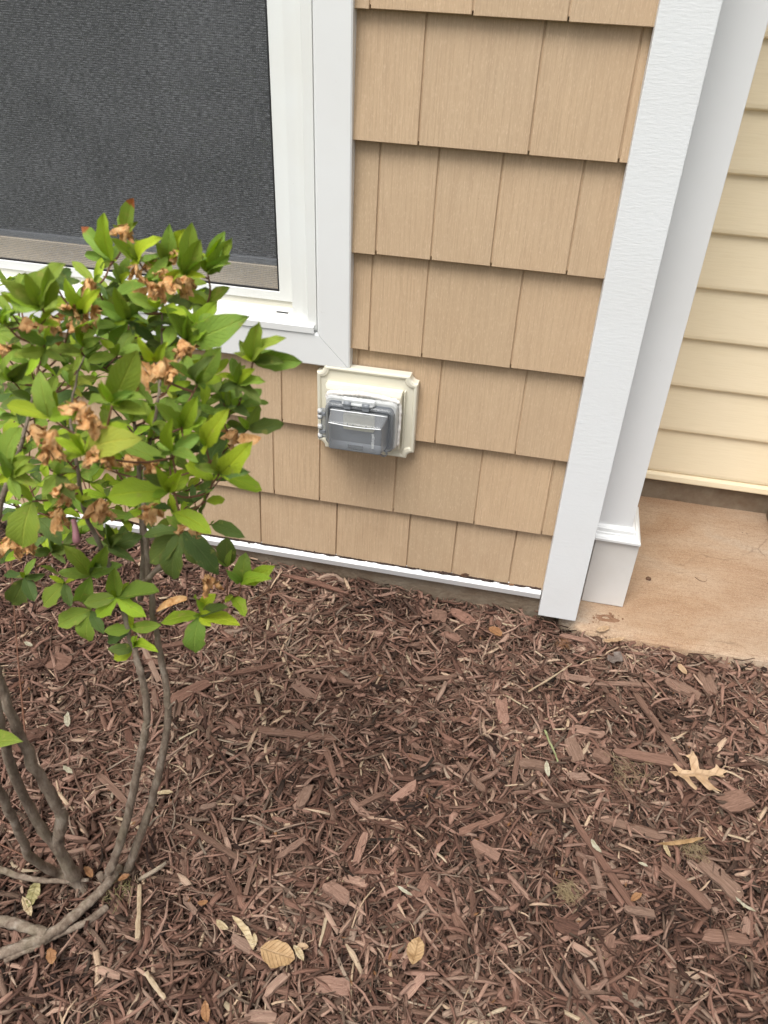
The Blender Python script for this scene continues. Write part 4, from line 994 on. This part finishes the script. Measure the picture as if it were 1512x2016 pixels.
# larger chips, one object each
def chip_template(seed):
    r = random.Random(seed); n = 6; top = []; bot = []
    bend = r.uniform(-.10, .10); arch = r.uniform(-.05, .10)
    for i in range(n):
        t = i / (n - 1) - .5; wd = .5 * r.uniform(.82, 1.08)
        if i in (0, n - 1): wd *= r.uniform(.45, .95)
        for sgn in (-1, 0, 1):
            x = t + (r.uniform(-.11, .09) * (1 if t > 0 else -1) * (1 if sgn else .6) if i in (0, n - 1) else 0); yy = sgn * wd + bend * (2 * t) ** 2 * 2
            top.append((x, yy, .5 * r.uniform(.6, 1.1) * (1 if sgn == 0 else .75) + arch * (1 - (2 * t) ** 2) * 4)); bot.append((x * .98, yy * .95, -.5 + arch * (1 - (2 * t) ** 2) * 4))
    vs = top + bot; o_ = len(top); fs = []
    for i in range(n - 1):
        for j in range(2):
            a = i * 3 + j; fs.append((a, a + 3, a + 4, a + 1)); fs.append((o_ + a, o_ + a + 1, o_ + a + 4, o_ + a + 3))
        fs.append((i * 3, o_ + i * 3, o_ + i * 3 + 3, i * 3 + 3)); fs.append((i * 3 + 2, i * 3 + 5, o_ + i * 3 + 5, o_ + i * 3 + 2))
    e_ = (n - 1) * 3
    fs += [(0, 1, o_ + 1, o_), (1, 2, o_ + 2, o_ + 1), (e_, o_ + e_, o_ + e_ + 1, e_ + 1), (e_ + 1, o_ + e_ + 1, o_ + e_ + 2, e_ + 2)]
    me = bpy.data.meshes.new('wood_chip'); me.from_pydata(vs, [], fs); me.materials.append(M['chip']); me.update(); return me
CT = [chip_template(s) for s in range(14)]
def chip(P, L, W, T, hd, tone_, tl=0., rl=0.):
    o = bpy.data.objects.new('wood_chip', random.choice(CT)); COL.objects.link(o); o.parent = BED
    o.matrix_world = Matrix.Translation(P) @ Matrix.Rotation(hd, 4, 'Z') @ Matrix.Rotation(tl, 4, 'Y') @ Matrix.Rotation(rl, 4, 'X') @ Matrix.Diagonal((L, W, T, 1))
    o.color = (tone_, tone_, tone_, 1)
CH = [  # chips one can point at: end pixels, width px, tone
 (490, 1438, 665, 1450, 16, .62), (1120, 1430, 1190, 1448, 18, .72), (1020, 1502, 1075, 1510, 22, .6), (985, 1378, 992, 1425, 20, .72), (1120, 1455, 1140, 1500, 26, .6), (1210, 1480, 1350, 1508, 18, .55),
 (1420, 1585, 1475, 1570, 40, .58), (1180, 1610, 1310, 1650, 14, .6), (1380, 1690, 1460, 1770, 30, .62), (1120, 1600, 1250, 1790, 12, .45), (1240, 1350, 1350, 1510, 12, .5), (1310, 1340, 1380, 1375, 24, .62),
 (1090, 1330, 1170, 1340, 14, .72), (1170, 1345, 1290, 1350, 9, .7), (770, 1580, 820, 1545, 16, .82), (640, 1740, 690, 1775, 22, .72), (620, 1935, 690, 1945, 24, .72), (800, 1960, 835, 1920, 14, .9),
 (480, 2000, 545, 2005, 18, .85), (330, 1385, 410, 1340, 20, .5), (190, 1520, 250, 1580, 11, .62), (100, 1300, 135, 1310, 34, .5), (40, 1460, 85, 1440, 24, .3), (1000, 1605, 900, 1640, 14, .55),
 (930, 1660, 985, 1690, 18, .7), (700, 1700, 720, 1640, 14, .78), (1090, 1815, 1140, 1835, 26, .25), (1230, 1790, 1290, 1800, 14, .68), (520, 1960, 570, 1915, 12, .92), (1380, 1840, 1470, 1850, 20, .6), (280, 1270, 315, 1345, 10, .85), (890, 1200, 930, 1225, 22, .62), (870, 1245, 905, 1260, 16, .66),
 (850, 1210, 880, 1216, 26, .5), (990, 1170, 1075, 1210, 10, .6), (1100, 1250, 1160, 1262, 10, .68), (690, 1170, 560, 1130, 8, .55), (1380, 1320, 1400, 1370, 22, .6), (1300, 1700, 1400, 1790, 16, .5), (1200, 1500, 1170, 1480, 22, .55), (640, 1470, 660, 1530, 10, .55), (900, 1500, 960, 1560, 11, .6), (590, 1590, 610, 1545, 18, .66),
 (700, 1590, 760, 1560, 9, .5), (820, 1340, 900, 1330, 10, .6), (600, 1330, 700, 1345, 11, .55), (450, 1330, 540, 1310, 9, .5), (360, 1620, 480, 1700, 9, .5), (545, 1690, 600, 1650, 11, .65), (1010, 1550, 1020, 1480, 9, .55)]
for (u0, v0, u1, v1, wp, tn) in CH:
    zz = gh(*at_z((u0 + u1) / 2, (v0 + v1) / 2, 0).xy) + .017
    A = at_z(u0, v0, zz); B = at_z(u1, v1, zz); d = B - A; ppm = FPX / (camv - A).length
    chip((A + B) * .5, d.length, wp / ppm * 1.1, random.uniform(.005, .009), math.atan2(d.y, d.x), tn * .82, random.uniform(-.06, .06), random.uniform(-.2, .2))
cnt = 0
while cnt < 250:
    x = random.uniform(-.62, 1.0); y = random.uniform(-1.0, -.02)
    if not inside(x, y + .02) or x < -.7 + .45 * max(0, -y - .1): continue
    L_ = random.choice((random.uniform(.022, .045), random.uniform(.035, .075))); W_ = random.uniform(.005, .012) if random.random() < .8 else random.uniform(.011, .018)
    chip(Vector((x, y, gh(x, y) + random.uniform(.008, .016))), L_, min(W_, L_ * .6), random.uniform(.003, .007), random.uniform(0, 6.28), min(1, max(.1, random.gauss(.44, .14))), random.gauss(0, .13), random.gauss(0, .25)); cnt += 1

# ================================================================== FALLEN LEAVES AND LITTER
def ground_thing(name, label, cat, pix, outline, m, lift=.022, curl=.15, thick=.0006, mid=True, group=None):
    """a thin leaf-like thing lying on the mulch: outline in (along, across) with 'along' from pix[0] to pix[1]"""
    zz = gh(*at_z((pix[0] + pix[2]) / 2, (pix[1] + pix[3]) / 2, 0).xy) + lift
    A = at_z(pix[0], pix[1], zz); B = at_z(pix[2], pix[3], zz); ax = B - A; L_ = ax.length; ax.normalize(); sd_ = Vector((-ax.y, ax.x, 0))
    bm = bmesh.new(); top = []; jr = random.Random(int(pix[0] * 7 + pix[1])); k0 = jr.uniform(0, 50); jit = .10 if len(outline) < 30 else .03
    skew = jr.uniform(-.10, .10) if len(outline) < 30 else 0
    outline = [(a + jit * .5 * noise.noise((a * 5 + k0, c * 9, 1)), c * (1 + 2.6 * jit * noise.noise((a * 6 + k0, (2 if c > 0 else 5), 7))) + skew * math.sin(PI * a)) for a, c in outline]
    def zf(a, c): return curl * L_ * (c * c * 1.6 + .5 * (a - .5) ** 2) + L_ * (.035 * noise.noise((a * 4 + k0, c * 5, 2)) + .05 * noise.noise((a * 9 + k0, c * 11, 4)) * curl * 3) + .10 * L_ * abs(c)
    for a, c in outline:
        hgt = zf(a, c)
        p = A + ax * (a * L_) + sd_ * (c * L_); top.append(bm.verts.new((p.x, p.y, p.z + hgt)))
    f = bm.faces.new(top)
    if mid:
        bmesh.ops.triangulate(bm, faces=[f])
        bmesh.ops.subdivide_edges(bm, edges=bm.edges[:], cuts=2, use_grid_fill=True)
        c0 = A
        for v in bm.verts:
            r_ = v.co - A; a = r_.dot(ax) / L_; c = r_.dot(sd_) / L_
            v.co.z = A.z + zf(a, c)
    ul_ = bm.loops.layers.uv.new('UVMap')
    ext = bmesh.ops.extrude_face_region(bm, geom=bm.faces[:])
    for v in ext['geom']:
        if isinstance(v, bmesh.types.BMVert): v.co.z -= thick
    for f_ in bm.faces:
        for lp in f_.loops:
            r_ = lp.vert.co - A; lp[ul_].uv = (r_.dot(ax) / L_, r_.dot(sd_) / L_)
    bmesh.ops.recalc_face_normals(bm, faces=bm.faces)
    for ed_ in bm.edges: ed_.smooth = len(ed_.link_faces) == 2 and ed_.calc_face_angle(9) < .7
    o = from_bm(name, bm, m, None, True); tag(o, label, cat, group=group); return o
def oval(wd, n=9, sharp=.8):
    up = [(i / n, wd * .5 * (math.sin(PI * i / n) ** sharp)) for i in range(n + 1)]
    return up + [(a, -c) for a, c in reversed(up[1:-1])]
OAK = [(0, .01), (.16, .03), (.10, .17), (.14, .19), (.27, .08), (.40, .06), (.40, .30), (.34, .36), (.48, .38), (.52, .44), (.56, .32), (.55, .09), (.70, .10), (.86, .16), (.88, .22), (.95, .13), (1.06, .08), (.96, .03), (.97, -.05), (.82, -.0), (.70, -.03), (.66, -.10), (.72, -.26), (.80, -.40), (.70, -.36), (.60, -.36), (.52, -.20), (.44, -.06), (.34, -.06), (.33, -.16), (.42, -.30), (.36, -.40), (.28, -.27), (.22, -.14), (.14, -.06), (.08, -.09), (.04, -.03)]
ground_thing('oak_leaf', 'tan lobed oak leaf lying on the mulch', 'leaf', (1318, 1521, 1428, 1528), OAK, M['oak_leaf'], .028, .14)
ground_thing('round_leaf', 'large round tan dead leaf on the mulch below the bush', 'leaf', (512, 1866, 580, 1888), oval(.72, 10, .6), M['tan_leaf'], .028, .12)
ground_thing('curled_leaf', 'yellowish curled dead leaf with a long stalk on the mulch', 'leaf', (812, 1900, 826, 1845), oval(.62, 9, .7), M['tan_leaf'], .026, .4)
ground_thing('winged_seed', 'long cream winged seed beside the round tan leaf', 'seed', (456, 1802, 500, 1872), oval(.15, 8, .6), M['cream_husk'], .026, .1)
ground_thing('winged_seed', 'short cream winged seed, nearest to the lying branch', 'seed', (426, 1810, 450, 1830), oval(.42, 7, .7), M['cream_husk'], .026, .15)
ground_thing('winged_seed', 'cream winged seed touching the left edge of round tan leaf', 'seed', (500, 1836, 500, 1866), oval(.34, 7, .7), M['cream_husk'], .026, .15)
ground_thing('winged_seed', 'cream winged seed just past the round tan leaf', 'seed', (578, 1860, 598, 1892), oval(.36, 7, .7), M['cream_husk'], .027, .15)
ground_thing('dead_leaf', 'pale orange dead leaf beside the round tan leaf', 'leaf', (580, 1868, 608, 1864), oval(.5, 7, .6), M['oak_leaf'], .024, .2)
ground_thing('dead_leaf', 'orange dead leaf below the branches lying on the mulch', 'leaf', (98, 1866, 103, 1898), oval(.56, 8, .6), M['orange_leaf'], .026, .2)
ground_thing('dead_leaf', 'orange dead leaf at the bottom edge of the mulch', 'leaf', (404, 1970, 408, 2014), oval(.42, 8, .7), M['orange_leaf'], .026, .2)
ground_thing('dead_leaf', 'small orange leaf fragment right of the bush base', 'leaf', (388, 1778, 410, 1774), oval(.5, 6, .6), M['orange_leaf'], .024, .2)
ground_thing('dead_leaf', 'orange-brown dead leaf at the foot of the azalea stems', 'leaf', (232, 1734, 256, 1722), oval(.45, 7, .6), M['orange_leaf'], .03, .3)
ground_thing('dead_leaf', 'orange dead leaf curled against the azalea stem base', 'leaf', (166, 1706, 182, 1728), oval(.42, 7, .6), M['orange_leaf'], .034, .3)
ground_thing('dead_leaf', 'folded olive and cream dead leaf under the azalea branches', 'leaf', (75, 1732, 56, 1790), oval(.42, 8, .7), M['olive_leaf'], .026, .5)
ground_thing('dead_leaf', 'pale strip of dead leaf beside the folded olive leaf', 'leaf', (44, 1765, 62, 1805), oval(.30, 7, .7), M['cream_husk'], .028, .3)
ground_thing('dead_leaf', 'amber dead leaf on the mulch below the base trim', 'leaf', (962, 1236, 988, 1252), oval(.6, 7, .5), M['orange_leaf'], .026, .2)
ground_thing('dead_leaf', 'twisted yellow dead leaf at the slab edge', 'leaf', (1185, 1262, 1232, 1256), oval(.22, 8, .5), M['oak_leaf'], .03, .3)
ground_thing('dead_leaf', 'grey weathered leaf in front of the porch slab', 'leaf', (1198, 1302, 1228, 1290), [(0, .1), (.2, .35), (.45, .18), (.6, .4), (1, .25), (.82, -.05), (.62, -.34), (.3, -.15), (.1, -.28)], M['grey_leaf'], .026, .2)
ground_thing('dead_leaf', 'orange dead leaf with long point in front of the slab', 'leaf', (1336, 1306, 1352, 1328), oval(.45, 7, .8), M['oak_leaf'], .028, .2)
ground_thing('dead_leaf', 'orange scrap of leaf below the oak leaf tuft', 'leaf', (1242, 1774, 1264, 1758), oval(.4, 7, .6), M['orange_leaf'], .026, .2)
ground_thing('dead_leaf', 'clay-coloured leaf scrap by the corner board foot', 'leaf', (1174, 1242, 1200, 1234), oval(.45, 7, .5), M['oak_leaf'], .03, .3)
ground_thing('husk', 'whitish curled husk in the mulch below the green grass blade', 'husk', (1164, 1652, 1184, 1678), oval(.34, 7, .6), M['pale_husk'], .026, .2)
ground_thing('husk', 'whitish husk sliver left of the straw tuft with roots', 'husk', (1256, 1698, 1276, 1706), oval(.3, 7, .6), M['pale_husk'], .026, .2)
ground_thing('husk', 'cream husk beside the large bark chip left of the grass blade', 'husk', (1076, 1498, 1080, 1530), oval(.28, 7, .7), M['pale_husk'], .026, .2)
ground_thing('husk', 'upright pale husk on the mulch between the azalea stems', 'husk', (133, 1402, 135, 1432), oval(.30, 7, .6), M['pale_husk'], .026, .2)
ground_thing('husk', 'pale yellow husk lying below the upright one between stems', 'husk', (124, 1507, 148, 1522), oval(.3, 7, .6), M['pale_husk'], .026, .2)
ground_thing('husk', 'cream boat-shaped husk beside the front azalea stem', 'husk', (307, 1562, 342, 1560), oval(.26, 7, .7), M['cream_husk'], .026, .25)
ground_thing('husk', 'small pale husk on the mulch under the lowest azalea whorl', 'husk', (48, 1264, 64, 1272), oval(.4, 7, .7), M['pale_husk'], .026, .2)
ground_thing('husk', 'pale green husk sliver at the lower right mulch', 'husk', (1447, 1765, 1490, 1795), oval(.18, 7, .6), M['pale_husk'], .026, .2)
ground_thing('husk', 'pale yellow sliver near the middle of the mulch foreground', 'husk', (782, 1744, 812, 1763), oval(.2, 7, .6), M['pale_husk'], .026, .1)
ground_thing('husk', 'cream sliver of husk under the straw tuft', 'husk', (1306, 1655, 1320, 1688), oval(.25, 7, .7), M['cream_husk'], .028, .1)
ground_thing('husk', 'long pale husk lying over the brown straw tuft', 'husk', (1290, 1662, 1390, 1648), oval(.1, 7, .6), M['tan_leaf'], .03, .1)
def ground_stick(name, label, cat, pix, r0, r1, m, lift=.024, wob=.004, parent=None):
    pts = []
    for i in range(len(pix)):
        zz = gh(*at_z(*pix[i], 0).xy) + lift if pix[i][1] > 1225 or pix[i][0] < 1140 else SLZ + r0
        pts.append(at_z(*pix[i], zz) + Vector((0, 0, random.uniform(0, wob))))
    o = tube(name, pts, r0, r1, m, parent, 6, 5, .55)
    o.data.polygons.foreach_set('use_smooth', [False] * len(o.data.polygons))
    if label: tag(o, label, cat)
    return o
ground_stick('stick', 'pale barkless stick lying in the foreground mulch', 'stick', [(288, 1918), (305, 1942), (326, 1968)], .0036, .0030, M['pale_wood'])
ground_stick('stick', 'straight golden stick below the azalea base', 'stick', [(276, 1745), (274, 1800), (271, 1850)], .0030, .0042, M['pale_wood'], .02)
ground_stick('grass_blade', 'pale green grass blade in the mulch near the bark chips', 'grass blade', [(1073, 1438), (1082, 1462), (1090, 1480), (1098, 1500)], .0020, .0014, M['grass_blade'], .03)
ground_stick('twig', 'thin tan twig bridging the mulch below the corner board', 'twig', [(1040, 1362), (1085, 1335), (1125, 1308)], .0018, .0014, M['pale_wood'], .03)
ground_stick('twig', 'long slanting brown twig rising beside the lower leaf whorl', 'twig', [(484, 1192), (530, 1168), (590, 1148), (640, 1140)], .0016, .0010, M['brown_leaf'], .035)
ground_stick('twig', 'small dark bent twig lying on the concrete slab', 'twig', [(1368, 1136), (1378, 1143), (1388, 1145), (1392, 1140)], .0009, .0004, M['brown_leaf'], .01, 0)
def clump(name, label, cat, u, v, rad, n, m, lift, thick=.00032):
    c = at_z(u, v, gh(*at_z(u, v, 0).xy) + lift); V_ = []; F_ = []
    for i in range(n):
        th = random.uniform(0, 6.28); r = rad * random.random() ** .7; p = c + Vector((math.cos(th) * r, math.sin(th) * r, random.uniform(0, .012)))
        pts = [p]
        d = Vector((random.uniform(-1, 1), random.uniform(-1, 1), random.uniform(-.3, .5)))
        for k in range(6):
            d = (d + .6 * Vector((random.uniform(-1, 1), random.uniform(-1, 1), random.uniform(-.3, .25)))).normalized(); d.z *= .5; pts.append(pts[-1] + d * rad * .13)
        a, f = tube_data(pts, [thick * random.uniform(.6, 1.4)] * 7, 4); o_ = len(V_); V_ += a; F_ += [tuple(o_ + q for q in ff) for ff in f]
    o = pyd(name, V_, F_, m, None, True); tag(o, label, cat); return o
clump('root_tuft', 'pale yellow tuft of fine roots lying on the mulch', 'roots', 1118, 1758, .017, 170, M['straw'], .016)
clump('root_tuft', 'golden brown straw tuft below the oak leaf', 'roots', 1362, 1672, .020, 110, M['straw'], .016)
clump('root_tuft', 'scattered straw crumbs in the mulch left of the oak leaf', 'roots', 1235, 1525, .034, 60, M['straw'], .014)
clump('root_tuft', 'brown fibrous clump beside the corner board foot', 'roots', 1108, 1272, .014, 60, M['orange_leaf'], .02)
clump('root_tuft', 'yellow-green moss wisps at the azalea stem base', 'roots', 232, 1760, .022, 40, M['olive_leaf'], .014)
# small pale crumbs all over
V_ = []; F_ = []; rr = random.Random(5)
for i in range(420):
    x = rr.uniform(-.6, .98); y = rr.uniform(-1., -.02)
    if not inside(x, y + .02): continue
    z = gh(x, y) + rr.uniform(.012, .022); L_ = rr.uniform(.002, .007); W_ = L_ * rr.uniform(.2, .6); th = rr.uniform(0, 6.28); c, s_ = math.cos(th), math.sin(th); o_ = len(V_)
    for a, b_, h in ((-1, 0, .0), (0, 1, .001), (1, 0, .0015), (0, -1, .0), (0, 0, .0025)): V_.append((x + (a * L_ * c - b_ * W_ * s_) * .5, y + (a * L_ * s_ + b_ * W_ * c) * .5, z + h))
    F_ += [(o_, o_ + 3, o_ + 4), (o_ + 3, o_ + 2, o_ + 4), (o_ + 2, o_ + 1, o_ + 4), (o_ + 1, o_, o_ + 4), (o_, o_ + 1, o_ + 2, o_ + 3)]
half = M['cream_husk']
lit = pyd('leaf_litter', V_, F_, half); tag(lit, 'tiny pale crumbs of husk and leaf scattered over the mulch', 'litter', kind='stuff')
# orange scraps
V_ = []; F_ = []
for i in range(110):
    x = rr.uniform(-.6, .98); y = rr.uniform(-1., -.02)
    if not inside(x, y + .02): continue
    z = gh(x, y) + rr.uniform(.012, .02); L_ = rr.uniform(.005, .014); W_ = L_ * rr.uniform(.2, .5); th = rr.uniform(0, 6.28); c, s_ = math.cos(th), math.sin(th); o_ = len(V_)
    for a, b_, h in ((-1, 0, .0), (0, 1, .001), (1, 0, .003), (0, -1, .0), (0, 0, .0025)): V_.append((x + (a * L_ * c - b_ * W_ * s_) * .5, y + (a * L_ * s_ + b_ * W_ * c) * .5, z + h))
    F_ += [(o_, o_ + 3, o_ + 4), (o_ + 3, o_ + 2, o_ + 4), (o_ + 2, o_ + 1, o_ + 4), (o_ + 1, o_, o_ + 4), (o_, o_ + 1, o_ + 2, o_ + 3)]
lit2 = pyd('leaf_litter', V_, F_, M['orange_leaf']); tag(lit2, 'small orange leaf scraps scattered over the mulch', 'litter', kind='stuff')

# pebble on the slab, clay crumbs by the plinth, dirt on the base trim
bm = bmesh.new(); bmesh.ops.create_icosphere(bm, subdivisions=2, radius=.0055)
P = at_z(1277, 1139, SLZ + .003)
for v in bm.verts: v.co = Vector((v.co.x * 1.2, v.co.y, v.co.z * .7)) * (1 + .25 * noise.noise(v.co * 300)) + P
tag(from_bm('pebble', bm, M['brown_leaf'], None, True), 'small brown pebble lying on the concrete slab', 'pebble')
bm = bmesh.new()
mv = []
for k in range(5):
    for a_ in range(18):
        th = a_ * 2 * PI / 18; rr_ = (k / 4) * (1 + .35 * noise.noise((math.cos(th) * 1.3, math.sin(th) * 1.3, 4)))
        c_ = at_z(1192, 1217, SLZ); mv.append(bm.verts.new((c_.x + .030 * rr_ * math.cos(th), c_.y + .016 * rr_ * math.sin(th), SLZ - .0008 + .0045 * (1 - (k / 4) ** 2) * (.6 + .8 * noise.noise((th * 2, k * .9, 1))))))
for k in range(4):
    for a_ in range(18): b2 = (a_ + 1) % 18; bm.faces.new((mv[k * 18 + a_], mv[k * 18 + b2], mv[k * 18 + 18 + b2], mv[k * 18 + 18 + a_])) if k else None
bmesh.ops.recalc_face_normals(bm, faces=bm.faces)
for i in range(34):
    u = random.gauss(1192, 20); v = random.gauss(1219, 7); P = at_z(u, v, SLZ + .001); r = random.uniform(.0006, .0018) * (2.2 if random.random() < .2 else 1)
    if P.x < .5055: continue
    b_ = bmesh.ops.create_icosphere(bm, subdivisions=1, radius=r, matrix=Matrix.Translation(P))
    for vv in b_['verts']: vv.co += Vector((random.uniform(-1, 1), random.uniform(-1, 1), random.uniform(-1, 0))) * r * .4
tag(from_bm('clay_crumbs', bm, M['clay']), 'orange clay crumbs spilled on the slab by the corner board', 'clay', kind='stuff')
bm = bmesh.new()
for i in range(900):
    x = random.uniform(-.6, .415)
    if noise.noise((x * 9, 0, 4)) < -.15 and random.random() < .85: continue
    r = random.uniform(.0005, .0016) * (1.7 if random.random() < .12 else 1); P = Vector((x, min(-.0006, -.0010 - abs(random.gauss(0, .0016))), .0780 + r * .3))
    b_ = bmesh.ops.create_icosphere(bm, subdivisions=1, radius=r, matrix=Matrix.Translation(P) @ Matrix.Diagonal((random.uniform(.8, 2.2), 1, random.uniform(.6, 1.3), 1)))
tag(from_bm('trim_dirt', bm, M['soil']), 'crumbs of dark dirt lying along the top of the white base trim', 'dirt', kind='stuff')
vs_ = []; fs_ = []; nn_ = 620
for i in range(nn_):
    x = -.62 + 1.04 * i / (nn_ - 1); h = .0006 + .0042 * max(0, noise.noise((x * 16, 1, 1)) + .15) * (1 + .8 * noise.noise((x * 170, 3, 1))) + .0008 * abs(noise.noise((x * 420, 0, 0)))
    d = .0022 + .0016 * noise.noise((x * 60, 5, 2))
    vs_ += [(x, -d - .0014, .0762), (x, -d * .7, .0772 + h * .8), (x, .0006, .0776 + h)]
    if i: a = (i - 1) * 3; fs_ += [(a, a + 3, a + 4, a + 1), (a + 1, a + 4, a + 5, a + 2)]
tag(pyd('trim_dirt', vs_, fs_, M['soil']), 'dark line of soil lodged between the shingles and the white base trim', 'dirt', kind='stuff')
def scrap(label, u, v, wd, ht, m):
    c = at_y(u, v, -.004); r = random.Random(int(u)); n = 9
    pts = [(c.x + wd * math.cos(a) * r.uniform(.5, 1.1), -.006 + r.uniform(-.003, .003), .0785 + ht * (.5 + .5 * math.sin(a)) * r.uniform(.6, 1.1)) for a in [i * 2 * PI / n for i in range(n)]]
    bm = bmesh.new(); f = bm.faces.new([bm.verts.new(p) for p in pts]); bmesh.ops.triangulate(bm, faces=[f])
    ex = bmesh.ops.extrude_face_region(bm, geom=bm.faces[:])
    for v_ in ex['geom']:
        if isinstance(v_, bmesh.types.BMVert): v_.co.y += .0008
    bmesh.ops.recalc_face_normals(bm, faces=bm.faces)
    tag(from_bm('leaf_scrap', bm, m), label, 'leaf')
scrap('dark brown crumpled leaf resting on the base trim', 915, 1136, .012, .013, M['brown_leaf'])
scrap('small black leaf scrap on the base trim near corner board', 968, 1150, .006, .008, M['soil'])
scrap('tiny orange leaf scrap on the base trim', 1005, 1158, .008, .004, M['orange_leaf'])
